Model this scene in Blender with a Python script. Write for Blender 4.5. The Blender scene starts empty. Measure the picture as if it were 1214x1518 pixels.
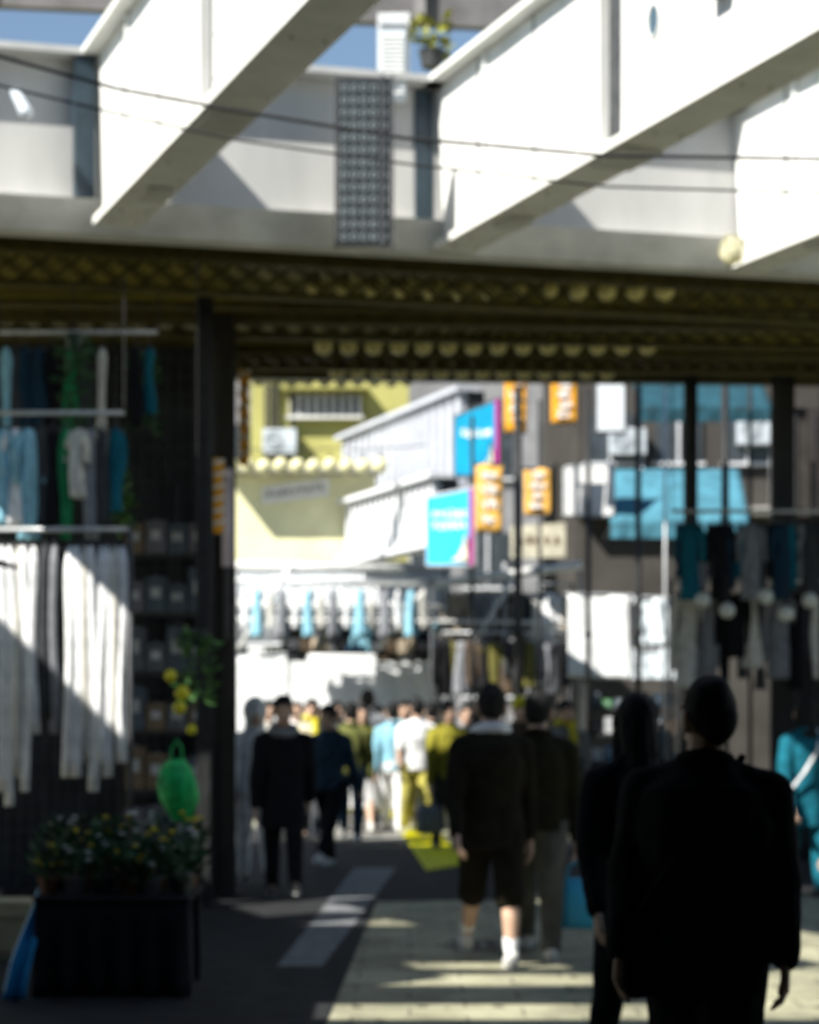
import bpy, bmesh, math, random
from mathutils import Vector, Matrix, noise
R = math.radians
random.seed(11)
sc = bpy.context.scene
col = sc.collection

# ---------------------------------------------------------------- camera, sky, sun
F = 3000.0            # focal length in photo pixels (photo 1214 wide), horizon at row 1050
EYE = 1.6
cam_d = bpy.data.cameras.new('camera')
cam = bpy.data.objects.new('camera', cam_d); col.objects.link(cam)
cam.location = (0, 0, EYE); cam.rotation_euler = (R(90), 0, 0)
cam_d.sensor_fit = 'HORIZONTAL'; cam_d.sensor_width = 36.0
cam_d.lens = 36.0 * F / 1214.0
cam_d.shift_y = (1050 - 759) / 1214.0
cam_d.clip_end = 2000
cam_d.dof.use_dof = True
cam_d.dof.focus_distance = 3.2
cam_d.dof.aperture_fstop = 5.6
sc.camera = cam

SUN = Vector((-0.55, -0.45, 0.70)).normalized()     # towards the sun
w = bpy.data.worlds.new('World'); sc.world = w; w.use_nodes = True
nt = w.node_tree
sky = nt.nodes.new('ShaderNodeTexSky'); sky.sky_type = 'NISHITA'; sky.sun_disc = False
sky.sun_elevation = math.asin(SUN.z); sky.sun_rotation = math.atan2(SUN.x, SUN.y)
sky.air_density = 1.2; sky.dust_density = 0.1; sky.ozone_density = 1.6
bg = nt.nodes['Background']; bg.inputs['Strength'].default_value = 0.06
nt.links.new(sky.outputs[0], bg.inputs[0])
sun_d = bpy.data.lights.new('sun', 'SUN'); sun_d.energy = 5.0; sun_d.angle = R(0.5); sun_d.color = (1, .96, .88)
sun = bpy.data.objects.new('sun', sun_d); col.objects.link(sun)
sun.rotation_euler = SUN.to_track_quat('Z', 'Y').to_euler()
sc.view_settings.view_transform = 'Standard'; sc.view_settings.look = 'None'
sc.view_settings.exposure = 1.1; sc.view_settings.gamma = 1
sc.cycles.max_bounces = 6; sc.cycles.diffuse_bounces = 4
sc.cycles.use_denoising = True

# ---------------------------------------------------------------- helpers
def P(px, py, Y):
    "photo row/column at distance Y -> point"
    return Vector(((px - 607) * Y / F, Y, EYE + (1050 - py) * Y / F))
def XP(px, Y): return (px - 607) * Y / F
def ZP(py, Y): return EYE + (1050 - py) * Y / F

_mats = {}
def M(name, rgb, rough=.75, var=.18, scale=6.0, bump=0.0, metal=0.0, trans=0.0, stretch=None, spec=.3):
    if name in _mats: return _mats[name]
    m = bpy.data.materials.new(name); m.use_nodes = True
    t = m.node_tree; b = t.nodes['Principled BSDF']
    tc = t.nodes.new('ShaderNodeTexCoord'); mp = t.nodes.new('ShaderNodeMapping')
    t.links.new(tc.outputs['Object'], mp.inputs[0])
    if stretch: mp.inputs['Scale'].default_value = stretch
    n = t.nodes.new('ShaderNodeTexNoise'); n.inputs['Scale'].default_value = scale
    n.inputs['Detail'].default_value = 6; n.inputs['Roughness'].default_value = .62
    t.links.new(mp.outputs[0], n.inputs['Vector'])
    r = t.nodes.new('ShaderNodeValToRGB')
    r.color_ramp.elements[0].position = .3; r.color_ramp.elements[1].position = .72
    r.color_ramp.elements[0].color = tuple(c * (1 - var * 1.6) for c in rgb) + (1,)
    r.color_ramp.elements[1].color = tuple(min(1, c * (1 + var)) for c in rgb) + (1,)
    t.links.new(n.outputs['Fac'], r.inputs[0]); t.links.new(r.outputs[0], b.inputs['Base Color'])
    b.inputs['Roughness'].default_value = rough; b.inputs['Metallic'].default_value = metal
    b.inputs['Specular IOR Level'].default_value = spec
    if trans:
        b.inputs['Transmission Weight'].default_value = trans
    if bump:
        bp = t.nodes.new('ShaderNodeBump'); bp.inputs['Strength'].default_value = bump; bp.inputs['Distance'].default_value = .02
        t.links.new(n.outputs['Fac'], bp.inputs['Height']); t.links.new(bp.outputs[0], b.inputs['Normal'])
    _mats[name] = m
    return m
def cloth(name, rgb, var=.22, scale=9): return M('cloth ' + name, rgb, .9, var, scale, .25, spec=.1)

class MB:
    "collects shapes and links them as ONE mesh object"
    def __init__(s): s.v = []; s.f = []; s.mi = []; s.cur = 0
    def add(s, vs, fs):
        o = len(s.v); s.v += [tuple(x) for x in vs]
        for f in fs: s.f.append([i + o for i in f]); s.mi.append(s.cur)
    def hexa(s, p):   # 8 points: bottom loop 0-3, top loop 4-7
        s.add(p, [(3, 2, 1, 0), (4, 5, 6, 7), (0, 1, 5, 4), (1, 2, 6, 5), (2, 3, 7, 6), (3, 0, 4, 7)])
    def box(s, c, size, rz=0, ry=0):
        hx, hy, hz = size[0] / 2, size[1] / 2, size[2] / 2
        m = Matrix.Translation(Vector(c)) @ Matrix.Rotation(rz, 4, 'Z') @ Matrix.Rotation(ry, 4, 'Y')
        s.hexa([m @ Vector(q) for q in ((-hx, -hy, -hz), (hx, -hy, -hz), (hx, hy, -hz), (-hx, hy, -hz),
                                       (-hx, -hy, hz), (hx, -hy, hz), (hx, hy, hz), (-hx, hy, hz))])
    def tube(s, pts, r, n=8, cap=True):
        pts = [Vector(p) for p in pts]; rs = r if isinstance(r, (list, tuple)) else [r] * len(pts)
        o = len(s.v); ref = None
        for i, p in enumerate(pts):
            d = (pts[min(i + 1, len(pts) - 1)] - pts[max(i - 1, 0)]).normalized()
            if ref is None: ref = Vector((0, 0, 1)) if abs(d.z) < .9 else Vector((1, 0, 0))
            a = d.cross(ref).normalized(); b = d.cross(a).normalized(); ref = -b if b.dot(ref) < 0 else b
            a = d.cross(ref).normalized(); b = a.cross(d).normalized()
            for k in range(n):
                t = 2 * math.pi * k / n
                s.v.append(tuple(p + (a * math.cos(t) + b * math.sin(t)) * rs[i]))
        for i in range(len(pts) - 1):
            for k in range(n):
                s.f.append([o + i * n + k, o + i * n + (k + 1) % n, o + (i + 1) * n + (k + 1) % n, o + (i + 1) * n + k]); s.mi.append(s.cur)
        if cap:
            s.f.append([o + k for k in range(n)][::-1]); s.mi.append(s.cur)
            e = o + (len(pts) - 1) * n; s.f.append([e + k for k in range(n)]); s.mi.append(s.cur)
    def rings(s, secs, n=14, cap=True, wob=None):
        "loft of elliptic sections (centre, rx, ry) lying in horizontal planes"
        o = len(s.v)
        for i, (c, rx, ry) in enumerate(secs):
            for k in range(n):
                t = 2 * math.pi * k / n; q = 1 if wob is None else wob(i, t)
                s.v.append((c[0] + rx * math.cos(t) * q, c[1] + ry * math.sin(t) * q, c[2]))
        for i in range(len(secs) - 1):
            for k in range(n):
                s.f.append([o + i * n + k, o + i * n + (k + 1) % n, o + (i + 1) * n + (k + 1) % n, o + (i + 1) * n + k]); s.mi.append(s.cur)
        if cap:
            s.f.append([o + k for k in range(n)][::-1]); s.mi.append(s.cur)
            e = o + (len(secs) - 1) * n; s.f.append([e + k for k in range(n)]); s.mi.append(s.cur)
    def ball(s, c, r, n=12, m=8, sc3=(1, 1, 1)):
        c = Vector(c); o = len(s.v)
        s.v.append(tuple(c + Vector((0, 0, -r * sc3[2]))))
        for i in range(1, m):
            a = -math.pi / 2 + math.pi * i / m
            for k in range(n):
                t = 2 * math.pi * k / n
                s.v.append((c.x + r * sc3[0] * math.cos(a) * math.cos(t), c.y + r * sc3[1] * math.cos(a) * math.sin(t), c.z + r * sc3[2] * math.sin(a)))
        s.v.append(tuple(c + Vector((0, 0, r * sc3[2])))); top = len(s.v) - 1
        for k in range(n):
            s.f.append([o, o + 1 + (k + 1) % n, o + 1 + k]); s.mi.append(s.cur)
            e = o + 1 + (m - 2) * n; s.f.append([e + k, e + (k + 1) % n, top]); s.mi.append(s.cur)
        for i in range(m - 2):
            for k in range(n):
                q = o + 1 + i * n; s.f.append([q + k, q + (k + 1) % n, q + n + (k + 1) % n, q + n + k]); s.mi.append(s.cur)
    def cap(s, a, b, ra, rb, n=10):
        "tapered limb with round ends"
        a, b = Vector(a), Vector(b); d = (b - a)
        L = d.length
        if L < 1e-6: s.ball(a, ra); return
        d /= L; pts = []; rs = []
        for t in (-90, -60, -30): pts.append(a + d * ra * math.sin(R(t))); rs.append(max(.0005, ra * math.cos(R(t))))
        for t in (0, .5, 1): pts.append(a + d * L * t); rs.append(ra + (rb - ra) * t)
        for t in (30, 60, 90): pts.append(b + d * rb * math.sin(R(t))); rs.append(max(.0005, rb * math.cos(R(t))))
        s.tube(pts, rs, n)
    def sheet(s, p00, p10, p11, p01, nx=12, nz=10, th=.006, fold=None):
        "cloth or board: p00 lower left, p10 lower right, p11 upper right, p01 upper left; fold(u,v) moves it along its normal"
        p00, p10, p11, p01 = map(Vector, (p00, p10, p11, p01))
        nrm = (p10 - p00).cross(p01 - p00).normalized(); o = len(s.v)
        for side in (0, 1):
            for j in range(nz + 1):
                for i in range(nx + 1):
                    u, v = i / nx, j / nz
                    p = (p00 * (1 - u) + p10 * u) * (1 - v) + (p01 * (1 - u) + p11 * u) * v
                    d = fold(u, v) if fold else 0
                    s.v.append(tuple(p + nrm * (d + (th / 2 if side == 0 else -th / 2))))
        K = (nx + 1) * (nz + 1); W = nx + 1
        for j in range(nz):
            for i in range(nx):
                q = o + j * W + i
                s.f.append([q, q + 1, q + 1 + W, q + W]); s.mi.append(s.cur)
                s.f.append([q + K + W, q + K + 1 + W, q + K + 1, q + K]); s.mi.append(s.cur)
        rim = [i for i in range(nx + 1)] + [j * W + nx for j in range(1, nz + 1)] + [nz * W + i for i in range(nx - 1, -1, -1)] + [j * W for j in range(nz - 1, 0, -1)]
        for a, b in zip(rim, rim[1:] + rim[:1]):
            s.f.append([o + b, o + a, o + a + K, o + b + K]); s.mi.append(s.cur)
    def build(s, name, mats, parent=None, smooth=False, loc=None, remesh=None, wrinkle=0, bevel=0):
        me = bpy.data.meshes.new(name)
        off = Vector(loc) if loc is not None else Vector((0, 0, 0))
        me.from_pydata([tuple(Vector(v) - off) for v in s.v], [], s.f)
        mats = mats if isinstance(mats, (list, tuple)) else [mats]
        if remesh:
            tmp = bpy.data.objects.new('tmp', me); col.objects.link(tmp)
            md = tmp.modifiers.new('r', 'REMESH'); md.mode = 'VOXEL'; md.voxel_size = remesh
            sm = tmp.modifiers.new('s', 'SMOOTH'); sm.iterations = 4; sm.factor = .5
            dg = bpy.context.evaluated_depsgraph_get(); dg.update()
            me2 = bpy.data.meshes.new_from_object(tmp.evaluated_get(dg))
            bpy.data.objects.remove(tmp); bpy.data.meshes.remove(me); me = me2; me.name = name
            if wrinkle:
                sd = Vector((random.random() * 9, random.random() * 9, 0))
                ns = [Vector(v.normal) for v in me.vertices]
                for v, nn in zip(me.vertices, ns):
                    q = v.co
                    d = noise.noise(Vector((q.x * 9, q.y * 9, q.z * 5)) + sd) + .6 * noise.noise(Vector((q.x * 20, q.y * 20, q.z * 13)) + sd)
                    v.co = q + nn * d * wrinkle
            smooth = True
        else:
            for p, i in zip(me.polygons, s.mi): p.material_index = min(i, len(mats) - 1)
        me.materials.clear()
        for m in mats: me.materials.append(m)
        if smooth:
            for p in me.polygons: p.use_smooth = True
        me.update()
        o = bpy.data.objects.new(name, me); col.objects.link(o)
        if parent is not None: o.parent = parent
        elif loc is not None: o.location = off
        if bevel:
            b = o.modifiers.new('b', 'BEVEL'); b.width = bevel; b.segments = 2; b.limit_method = 'ANGLE'
        return o

def split_mb(mb):
    "one MB per connected piece"
    par = list(range(len(mb.v)))
    def fd(i):
        while par[i] != i: par[i] = par[par[i]]; i = par[i]
        return i
    for f in mb.f:
        for a in f[1:]: par[fd(a)] = fd(f[0])
    out = {}
    for f, mi in zip(mb.f, mb.mi): out.setdefault(fd(f[0]), []).append((f, mi))
    res = []
    for fs in out.values():
        q = MB(); mp = {}
        for f, mi in fs:
            for i in f:
                if i not in mp: mp[i] = len(q.v); q.v.append(mb.v[i])
            q.f.append([mp[i] for i in f]); q.mi.append(mi)
        res.append(q)
    return res
SPLIT = {'post', 'shelf', 'upright', 'stiffener', 'splice_plate', 'beam', 'brace', 'leg', 'pier', 'downpipe', 'rod', 'handle', 'wall', 'stripe', 'service_pipe', 'collar', 'rail', 'suspension_wire', 'slat', 'seam'}
_build = MB.build
def build2(mb, name, mats, parent=None, **k):
    if name in SPLIT and parent is not None:
        ps = split_mb(mb)
        if len(ps) > 1: return [_build(p, name, mats, parent, **k) for p in ps][0]
    return _build(mb, name, mats, parent, **k)
MB.build = build2

def tag(o, label=None, cat=None, group=None, kind=None):
    if label: o['label'] = label
    if cat: o['category'] = cat
    if group: o['group'] = group
    if kind: o['kind'] = kind
    return o
def empty(name, loc, label, cat, group=None, rz=0):
    o = bpy.data.objects.new(name, None); col.objects.link(o)
    o.empty_display_size = .2; o.location = loc; o.rotation_euler = (0, 0, rz)
    return tag(o, label, cat, group)
def kids(o): return [c for c in bpy.data.objects if c.parent == o]
def copy_tree(o, parent=None, loc=None, rz=None, label=None, group=None, scale=None):
    c = o.copy(); col.objects.link(c)
    if parent is not None: c.parent = parent
    if loc is not None: c.location = loc
    if rz is not None: c.rotation_euler = (0, 0, rz)
    if scale is not None: c.scale = scale
    if label: c['label'] = label
    if group: c['group'] = group
    for k in kids(o): copy_tree(k, c)
    return c
ORD = ['first', 'second', 'third', 'fourth', 'fifth', 'sixth', 'seventh', 'eighth', 'ninth', 'tenth', 'eleventh', 'twelfth',
       'thirteenth', 'fourteenth', 'fifteenth', 'sixteenth']

# ---------------------------------------------------------------- materials
white_paint = M('white painted steel', (.80, .80, .77), .5, .12, 3.5, .03, stretch=(1, 1, .35))
grey_paint = M('grey painted steel', (.44, .44, .43), .55, .12, 1.6, .03, stretch=(1, 1, .3))
lip_paint = M('dull grey flange paint', (.62, .62, .59), .6, .16, 2.5, .03)
olive = M('olive painted underside', (.19, .16, .028), .6, .3, 3, .08)
olive_dark = M('dark olive lattice steel', (.09, .075, .02), .6, .3, 8, .05)
black_steel = M('black steel', (.02, .021, .022), .5, .3, 9)
dark_steel = M('dark grey steel', (.06, .063, .068), .5, .25, 9)
galv = M('galvanised steel', (.5, .52, .54), .42, .15, 14, metal=.3)
cable_m = M('black cable sheath', (.025, .025, .025), .6, .1)
concrete = M('pale concrete', (.38, .37, .34), .85, .2, 2.2, .15)
dark_conc = M('dark stained concrete', (.05, .05, .046), .9, .3, 2.2, .2)
wood_dark = M('dark counter cloth', (.012, .012, .014), .9, .2, 10)

# ---------------------------------------------------------------- ground
def ground_mat():
    m = bpy.data.materials.new('street paving'); m.use_nodes = True
    t = m.node_tree; b = t.nodes['Principled BSDF']
    tc = t.nodes.new('ShaderNodeTexCoord')
    br = t.nodes.new('ShaderNodeTexBrick'); br.inputs['Scale'].default_value = 1.0
    br.inputs['Brick Width'].default_value = .6; br.inputs['Row Height'].default_value = .3; br.inputs['Mortar Size'].default_value = .006
    br.inputs['Color1'].default_value = (.39, .38, .26, 1); br.inputs['Color2'].default_value = (.34, .33, .22, 1); br.inputs['Mortar'].default_value = (.08, .08, .06, 1)
    n = t.nodes.new('ShaderNodeTexNoise'); n.inputs['Scale'].default_value = 1.3; n.inputs['Detail'].default_value = 8; n.inputs['Roughness'].default_value = .7
    n2 = t.nodes.new('ShaderNodeTexNoise'); n2.inputs['Scale'].default_value = 60; n2.inputs['Detail'].default_value = 3
    rp = t.nodes.new('ShaderNodeValToRGB'); rp.color_ramp.elements[0].position = .32; rp.color_ramp.elements[0].color = (.25, .25, .25, 1)
    rp.color_ramp.elements[1].position = .62; rp.color_ramp.elements[1].color = (1.05, 1.05, 1.05, 1)
    mx = t.nodes.new('ShaderNodeMix'); mx.data_type = 'RGBA'; mx.blend_type = 'MULTIPLY'; mx.inputs[0].default_value = .95
    for q in (br, n, n2): t.links.new(tc.outputs['Object'], q.inputs['Vector'])
    t.links.new(n.outputs['Fac'], rp.inputs[0]); t.links.new(br.outputs['Color'], mx.inputs[6]); t.links.new(rp.outputs[0], mx.inputs[7])
    t.links.new(mx.outputs[2], b.inputs['Base Color']); b.inputs['Roughness'].default_value = .7
    bp = t.nodes.new('ShaderNodeBump'); bp.inputs['Strength'].default_value = .35; bp.inputs['Distance'].default_value = .01
    t.links.new(n2.outputs['Fac'], bp.inputs['Height']); t.links.new(bp.outputs[0], b.inputs['Normal'])
    return m
g = MB(); g.add([(-300, -60, 0), (300, -60, 0), (300, 600, 0), (-300, 600, 0)], [(0, 1, 2, 3)])
tag(g.build('street', ground_mat()), kind='structure')
def flat(name, pts, z, mat, **kw):
    q = MB(); n = len(pts); q.add([(x, y, z) for x, y in pts], [tuple(range(n))]); return tag(q.build(name, mat), **kw)
def G(px, py):
    Y = EYE * F / (py - 1050); return (XP(px, Y), Y)
asphalt = M('asphalt with painted shade', (.016, .017, .019), .9, .4, 5, .3)
flat('road', [(-2.3, 9.0), (-.45, 9.0), (-.27, 16.7), (6.0, 17.6), (6.0, 24.4), (-.12, 23.9), (.0, 27), (-3.0, 27), (-3.6, 18)], .004, asphalt, kind='structure')  # dark colour and extent deepen the shade at left and under the viaduct
flat('paving_strip', [G(410, 1435), G(478, 1435), G(588, 1288), G(525, 1288)], .008, M('worn grey paving strip', (.17, .18, .19), .8, .3, 9, .2), kind='structure')
flat('pavement', [(-1.1, 24.2), (.15, 24.2), (.4, 60), (-1.6, 60)], .008, M('pale sunlit paving', (.33, .32, .29), .8, .25, 3, .2), kind='structure')
yl = M('yellow tactile paving paint', (.78, .72, .0), .6, .2, 7, .2)
# raised yellow guide paving
t = MB()
a, b, c, d = [Vector((*G(px, py), 0)) for px, py in ((575, 1206), (628, 1206), (690, 1283), (632, 1292))]
t.add([tuple(q + Vector((0, 0, z))) for z in (.002, .014) for q in (d, c, b, a)], [(3, 2, 1, 0), (4, 5, 6, 7), (0, 1, 5, 4), (1, 2, 6, 5), (2, 3, 7, 6), (3, 0, 4, 7)])
for i in range(46):
    for j in range(7):
        u, v = (j + .5) / 7, (i + .5) / 46
        q = (a * (1 - u) + b * u) * (1 - v) + (d * (1 - u) + c * u) * v
        t.rings([((q.x, q.y, .0135), .022, .022), ((q.x, q.y, .02), .014, .014)], 6)
tag(t.build('tactile_paving', yl), 'bright yellow tactile paving running away over sunlit street', 'tactile paving')
t = MB(); x0, y0 = G(448, 1203); x1, y1 = G(600, 1203)
t.box(((x0 + x1) / 2, y0, .009), (x1 - x0, .35, .01)); tag(t.build('yellow_line', yl), 'thin yellow painted line across the far end of the street', 'road marking')

# ---------------------------------------------------------------- viaduct
UA = R(14.2); U = Vector((math.cos(UA), math.sin(UA), 0)); FN = Vector((math.sin(UA), -math.cos(UA), 0))   # along the face, out of the face
A0 = Vector((-2.89, 14.27, 0))
def fa(s, out=0, z=0): return A0 + U * s + FN * out + Vector((0, 0, z))
via = empty('viaduct', fa(3), 'grey steel viaduct crossing overhead with a dark olive underside', 'viaduct')
base = via.location
def vb(mb, name, mat, **k):
    for i, q in enumerate(mb.v): mb.v[i] = (q[0] - base.x, q[1] - base.y, q[2] - base.z)
    return mb.build(name, mat, via, **k)
def ubox(mb, s0, s1, o0, o1, z0, z1):
    mb.hexa([fa(s0, o1, z0), fa(s1, o1, z0), fa(s1, o0, z0), fa(s0, o0, z0), fa(s0, o1, z1), fa(s1, o1, z1), fa(s1, o0, z1), fa(s0, o0, z1)])
m = MB(); ubox(m, -14, 16, -.12, 0, 5.2, 6.2); vb(m, 'fascia', grey_paint)
m = MB()   # lower lip, leaning outwards
m.hexa([fa(-14, .02, 4.98), fa(16, .02, 4.98), fa(16, -.2, 4.98), fa(-14, -.2, 4.98), fa(-14, .16, 5.198), fa(16, .16, 5.198), fa(16, -.2, 5.198), fa(-14, -.2, 5.198)])
vb(m, 'bottom_flange', lip_paint)
m = MB(); ubox(m, -14, 16, -.2, .2, 6.203, 6.25); vb(m, 'top_flange', grey_paint)
# deck slab
m = MB(); far = lambda s, z: Vector((A0.x + s * .969, 20.0 + .35 * (s / 6), z))
m.hexa([fa(-14, -.203, 5.12), fa(16, -.203, 5.12), far(16, 4.95), far(-14, 4.95), fa(-14, -.203, 6.1), fa(16, -.203, 6.1), far(16, 5.25), far(-14, 5.25)])
vb(m, 'deck', olive)
def rowbeam(y_l, z0, z1, th, name, mat):
    m = MB(); p = Vector((-14, y_l - .1, 0)); q = Vector((14, y_l + 1.7, 0)); d = Vector((0, th, 0))
    m.hexa([p + Vector((0, 0, z0)), q + Vector((0, 0, z0)), q + d + Vector((0, 0, z0)), p + d + Vector((0, 0, z0)),
            p + Vector((0, 0, z1)), q + Vector((0, 0, z1)), q + d + Vector((0, 0, z1)), p + d + Vector((0, 0, z1))])
    return vb(m, name, mat)
m = MB(); ubox(m, -14, 16, -.62, -.5, 4.95, 5.117); vb(m, 'cross_beam', olive_dark)
for y_l, z0, z1, th in ((16.6, 4.90, 5.117, .16), (18.5, 4.92, 5.09, .14), (19.45, 4.89, 5.06, .18)):
    rowbeam(y_l, z0, z1, th, 'cross_beam', olive_dark)
def lattice(yy, z0, z1, step, sl=.064):
    m = MB(); p = lambda x, z: Vector((x, yy + sl * x, z))
    for z in (z0, z1): m.tube([p(-7, z), p(7, z)], .035, 6)
    x = -7
    while x < 7 - step:
        m.tube([p(x, z0), p(x + step, z1)], .016, 5); m.tube([p(x, z1), p(x + step, z0)], .016, 5)
        m.tube([p(x + .06, z1), p(x + .06 + step, z0)], .011, 5); x += step * .62
    return vb(m, 'lattice_girder', olive_dark)
lattice(15.95, 4.80, 5.09, .36, .25); lattice(17.75, 4.84, 5.09, .36, .12); lattice(19.2, 4.83, 4.97, .3)
m = MB()   # service pipes under the deck
for yy, z, r in ((17.0, 4.96, .04), (18.9, 4.92, .035)):
    m.tube([(-8, yy - .5, z), (8, yy + .5, z)], r, 8)
vb(m, 'service_pipe', olive_dark, smooth=True)

# box cross girders coming out towards the viewer
GD = Vector((math.sin(R(21)), -math.cos(R(21)), 0)); GL = Vector((-GD.y * -1, 0, 0))
GS = Vector((GD.y, -GD.x, 0))            # to the left of the girder
def girder(start, label, seed, length=5.6):
    random.seed(seed)
    root = empty('cross_girder', start, label, 'girder', 'white box girders branching off the viaduct')
    def q(t, s, z): return GD * t + GS * s + Vector((0, 0, z - start.z))
    def bx(mb, t0, t1, s0, s1, z0, z1, cut0=0, cut1=0):
        mb.hexa([q(t0 + 0, s0, z0), q(t1, s0, z0), q(t1, s1, z0), q(t0, s1, z0),
                 q(t0 + cut0, s0, z1), q(t1 + cut1, s0, z1), q(t1 + cut1, s1, z1), q(t0 + cut0, s1, z1)])
    m = MB(); bx(m, .16, 2.72, 0, .24, 5.05, 6.2, -.12, 0); m.build('web_panel', white_paint, root, bevel=.008)
    m = MB(); bx(m, 3.02, length, 0, .24, 5.05, 6.2); o = m.build('web_panel', white_paint, root, bevel=.008)
    c = MB()          # round port with rim
    ctr = q(3.45, .24, 5.62)
    ring = []
    for k in range(25):
        a = 2 * math.pi * k / 24; ring.append(ctr + GD * math.cos(a) * .075 + Vector((0, 0, math.sin(a) * .1)))
    c.tube(ring, .014, 6, cap=False); c.build('port_rim', lip_paint, o)
    c = MB(); c.add([ctr + GS * .004] + [p + GS * .004 for p in ring[:-1]], [(0, k + 1, (k + 1) % 24 + 1) for k in range(24)])
    c.build('port', M('shaded port glass', (.07, .12, .16), .15, .1), o)
    m = MB(); bx(m, 2.723, 3.017, .03, .17, 5.05, 6.2); m.build('splice_joint', dark_steel, root)
    m = MB(); bx(m, .1, length, -.03, .30, 4.985, 5.045); m.build('bottom_flange', M('pale grey flange', (.8, .8, .76), .5, .08, 3), root, bevel=.005)
    m = MB(); bx(m, -.0, length, -.05, .36, 6.203, 6.25); m.build('top_flange', M('pale grey flange', (.8, .8, .76)), root, bevel=.005)
    m = MB()
    for t0 in (.95, 3.9, 4.9): bx(m, t0, t0 + .03, .241, .27, 5.05, 6.198)
    m.build('stiffener', white_paint, root)
    m = MB(); bx(m, .8, .835, .2405, .2455, 5.06, 6.19); bx(m, 1.75, 1.77, .2405, .2455, 5.06, 6.19); m.build('seam', M('grey seam filler', (.3, .3, .28), .7, .3, 9), root)
    m = MB(); bx(m, 1.0, 1.3, .02, .2, 4.95, 4.984); bx(m, 2.65, 3.1, -.01, .26, 4.96, 4.984); m.build('splice_plate', lip_paint, root)
    m = MB()
    for t0 in (.3, .6, 1.5, 1.9, 2.7, 3.4, 4.4):
        for s in (.03, .21):
            p = q(t0, s, 4.978); m.ball(p, .014, 6, 4)
    for t0 in (2.64, 3.1):
        for z in (5.15, 5.4, 5.65, 5.9, 6.1): m.ball(q(t0, .245, z), .013, 6, 4)
    m.build('rivets', lip_paint, root)
    m = MB(); bx(m, 4.2, 4.38, .25, .34, 5.5, 5.66); m.build('junction_box', dark_steel, root)
    m = MB(); bx(m, -.1, .0, .26, .40, 5.2, 6.19); m.build('shadow_strip', M('blue grey shadow strip', (.03, .05, .066), .5, .2), root)  # dark strip modelled in place of the shadow on the viaduct face
    return root
def gstart(px, py):
    Y = (5.0 - EYE) * F / (1050 - py); return Vector((XP(px, Y), Y, 5.0))
s1 = gstart(195, 340); s2 = gstart(690, 376); s3 = gstart(1122, 404)
girder(s1, 'white box girder with round port, leftmost of the three overhead', 1)
girder(s2, 'white box girder with round port, middle one of the three overhead', 2)
girder(s3, 'white box girder cut by the right edge of the picture', 3)
for k in (1, 2): girder(s1 - U * 2.45 * k, 'white box girder further along the viaduct beyond the left edge' if k == 1 else 'white box girder well beyond the left edge of the picture', 5 + k)
# pale back panels between the girders above the face
m = MB(); L = 0
ub = empty('footbridge_beam', (0, 18, 8.3), 'dark weathered beam of a higher footbridge along the top edge', 'footbridge')
m.hexa([Vector(p) for p in ((-9, .0, -.2), (9, 2.4, -.2), (9, 2.52, -.2), (-9, .12, -.2), (-9, 0, 1.6), (9, 2.4, 1.6), (9, 2.52, 1.6), (-9, .12, 1.6))])
m.build('beam', M('weathered grey beam', (.16, .155, .16), .8, .25, 2, .1), ub)
m = MB()
for i in range(13):
    x = -8 + i * 1.35; y = (x + 9) / 18 * 2.4 - .04
    m.box((x, y, .7), (.1, .09, 1.7))
m.build('ribs', M('weathered grey rib', (.25, .245, .25), .8, .2, 2), ub)
# extra flanking plates seen between girders one and two
pl = empty('service_cabinet', P(645, 105, 16.6), 'pale grey cabinet with louvres standing on the viaduct beside leafy plant', 'cabinet')
m = MB(); m.box((-.34, 0, .1), (.26, .3, .66)); m.build('cabinet_body', M('pale cabinet paint', (.6, .62, .64), .5, .1), pl)
m = MB()
for i in range(12): m.box((-.34, -.16, -.16 + i * .045), (.22, .02, .02))
m.build('louvre', M('louvre grey', (.3, .33, .36), .5, .1), pl)
pg = empty('potted_plant', P(640, 100, 16.5), 'small yellowish green plant in pot growing on the viaduct edge', 'plant')
def leafy(mb, n, rad, h, z0, size, seed, spread=1.0):
    rr = random.Random(seed)
    for i in range(n):
        a = rr.uniform(0, 6.28); rr2 = rad * math.sqrt(rr.random()); z = z0 + h * rr.random()
        c = Vector((rr2 * math.cos(a) * spread, rr2 * math.sin(a), z)); L = size * rr.uniform(.6, 1.4)
        d = Vector((math.cos(a + rr.uniform(-.8, .8)), math.sin(a + rr.uniform(-.8, .8)), rr.uniform(-.5, .9))).normalized()
        s = d.cross(Vector((rr.uniform(-1, 1), rr.uniform(-1, 1), 1))).normalized() * L * .28
        nn = d.cross(s).normalized() * L * .12
        mb.cur = rr.choice((0, 0, 1))
        mb.add([c, c + d * L * .5 + s, c + d * L + nn * -1, c + d * L * .5 - s, c + d * L * .5 + nn], [(0, 1, 4), (1, 2, 4), (2, 3, 4), (3, 0, 4)])
    mb.cur = 0
leafA = M('leaf dark green', (.03, .09, .035), .55, .35, 20); leafB = M('leaf bright green', (.08, .2, .05), .55, .35, 20)
leafY = M('leaf yellow green', (.25, .26, .03), .55, .3, 20)
m = MB(); leafy(m, 70, .13, .3, .12, .1, 4); m.build('foliage', [leafY, leafA], pg)
m = MB(); m.rings([((0, 0, 0), .08, .08), ((0, 0, .14), .11, .11)], 12); m.build('pot', dark_steel, pg)

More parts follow.
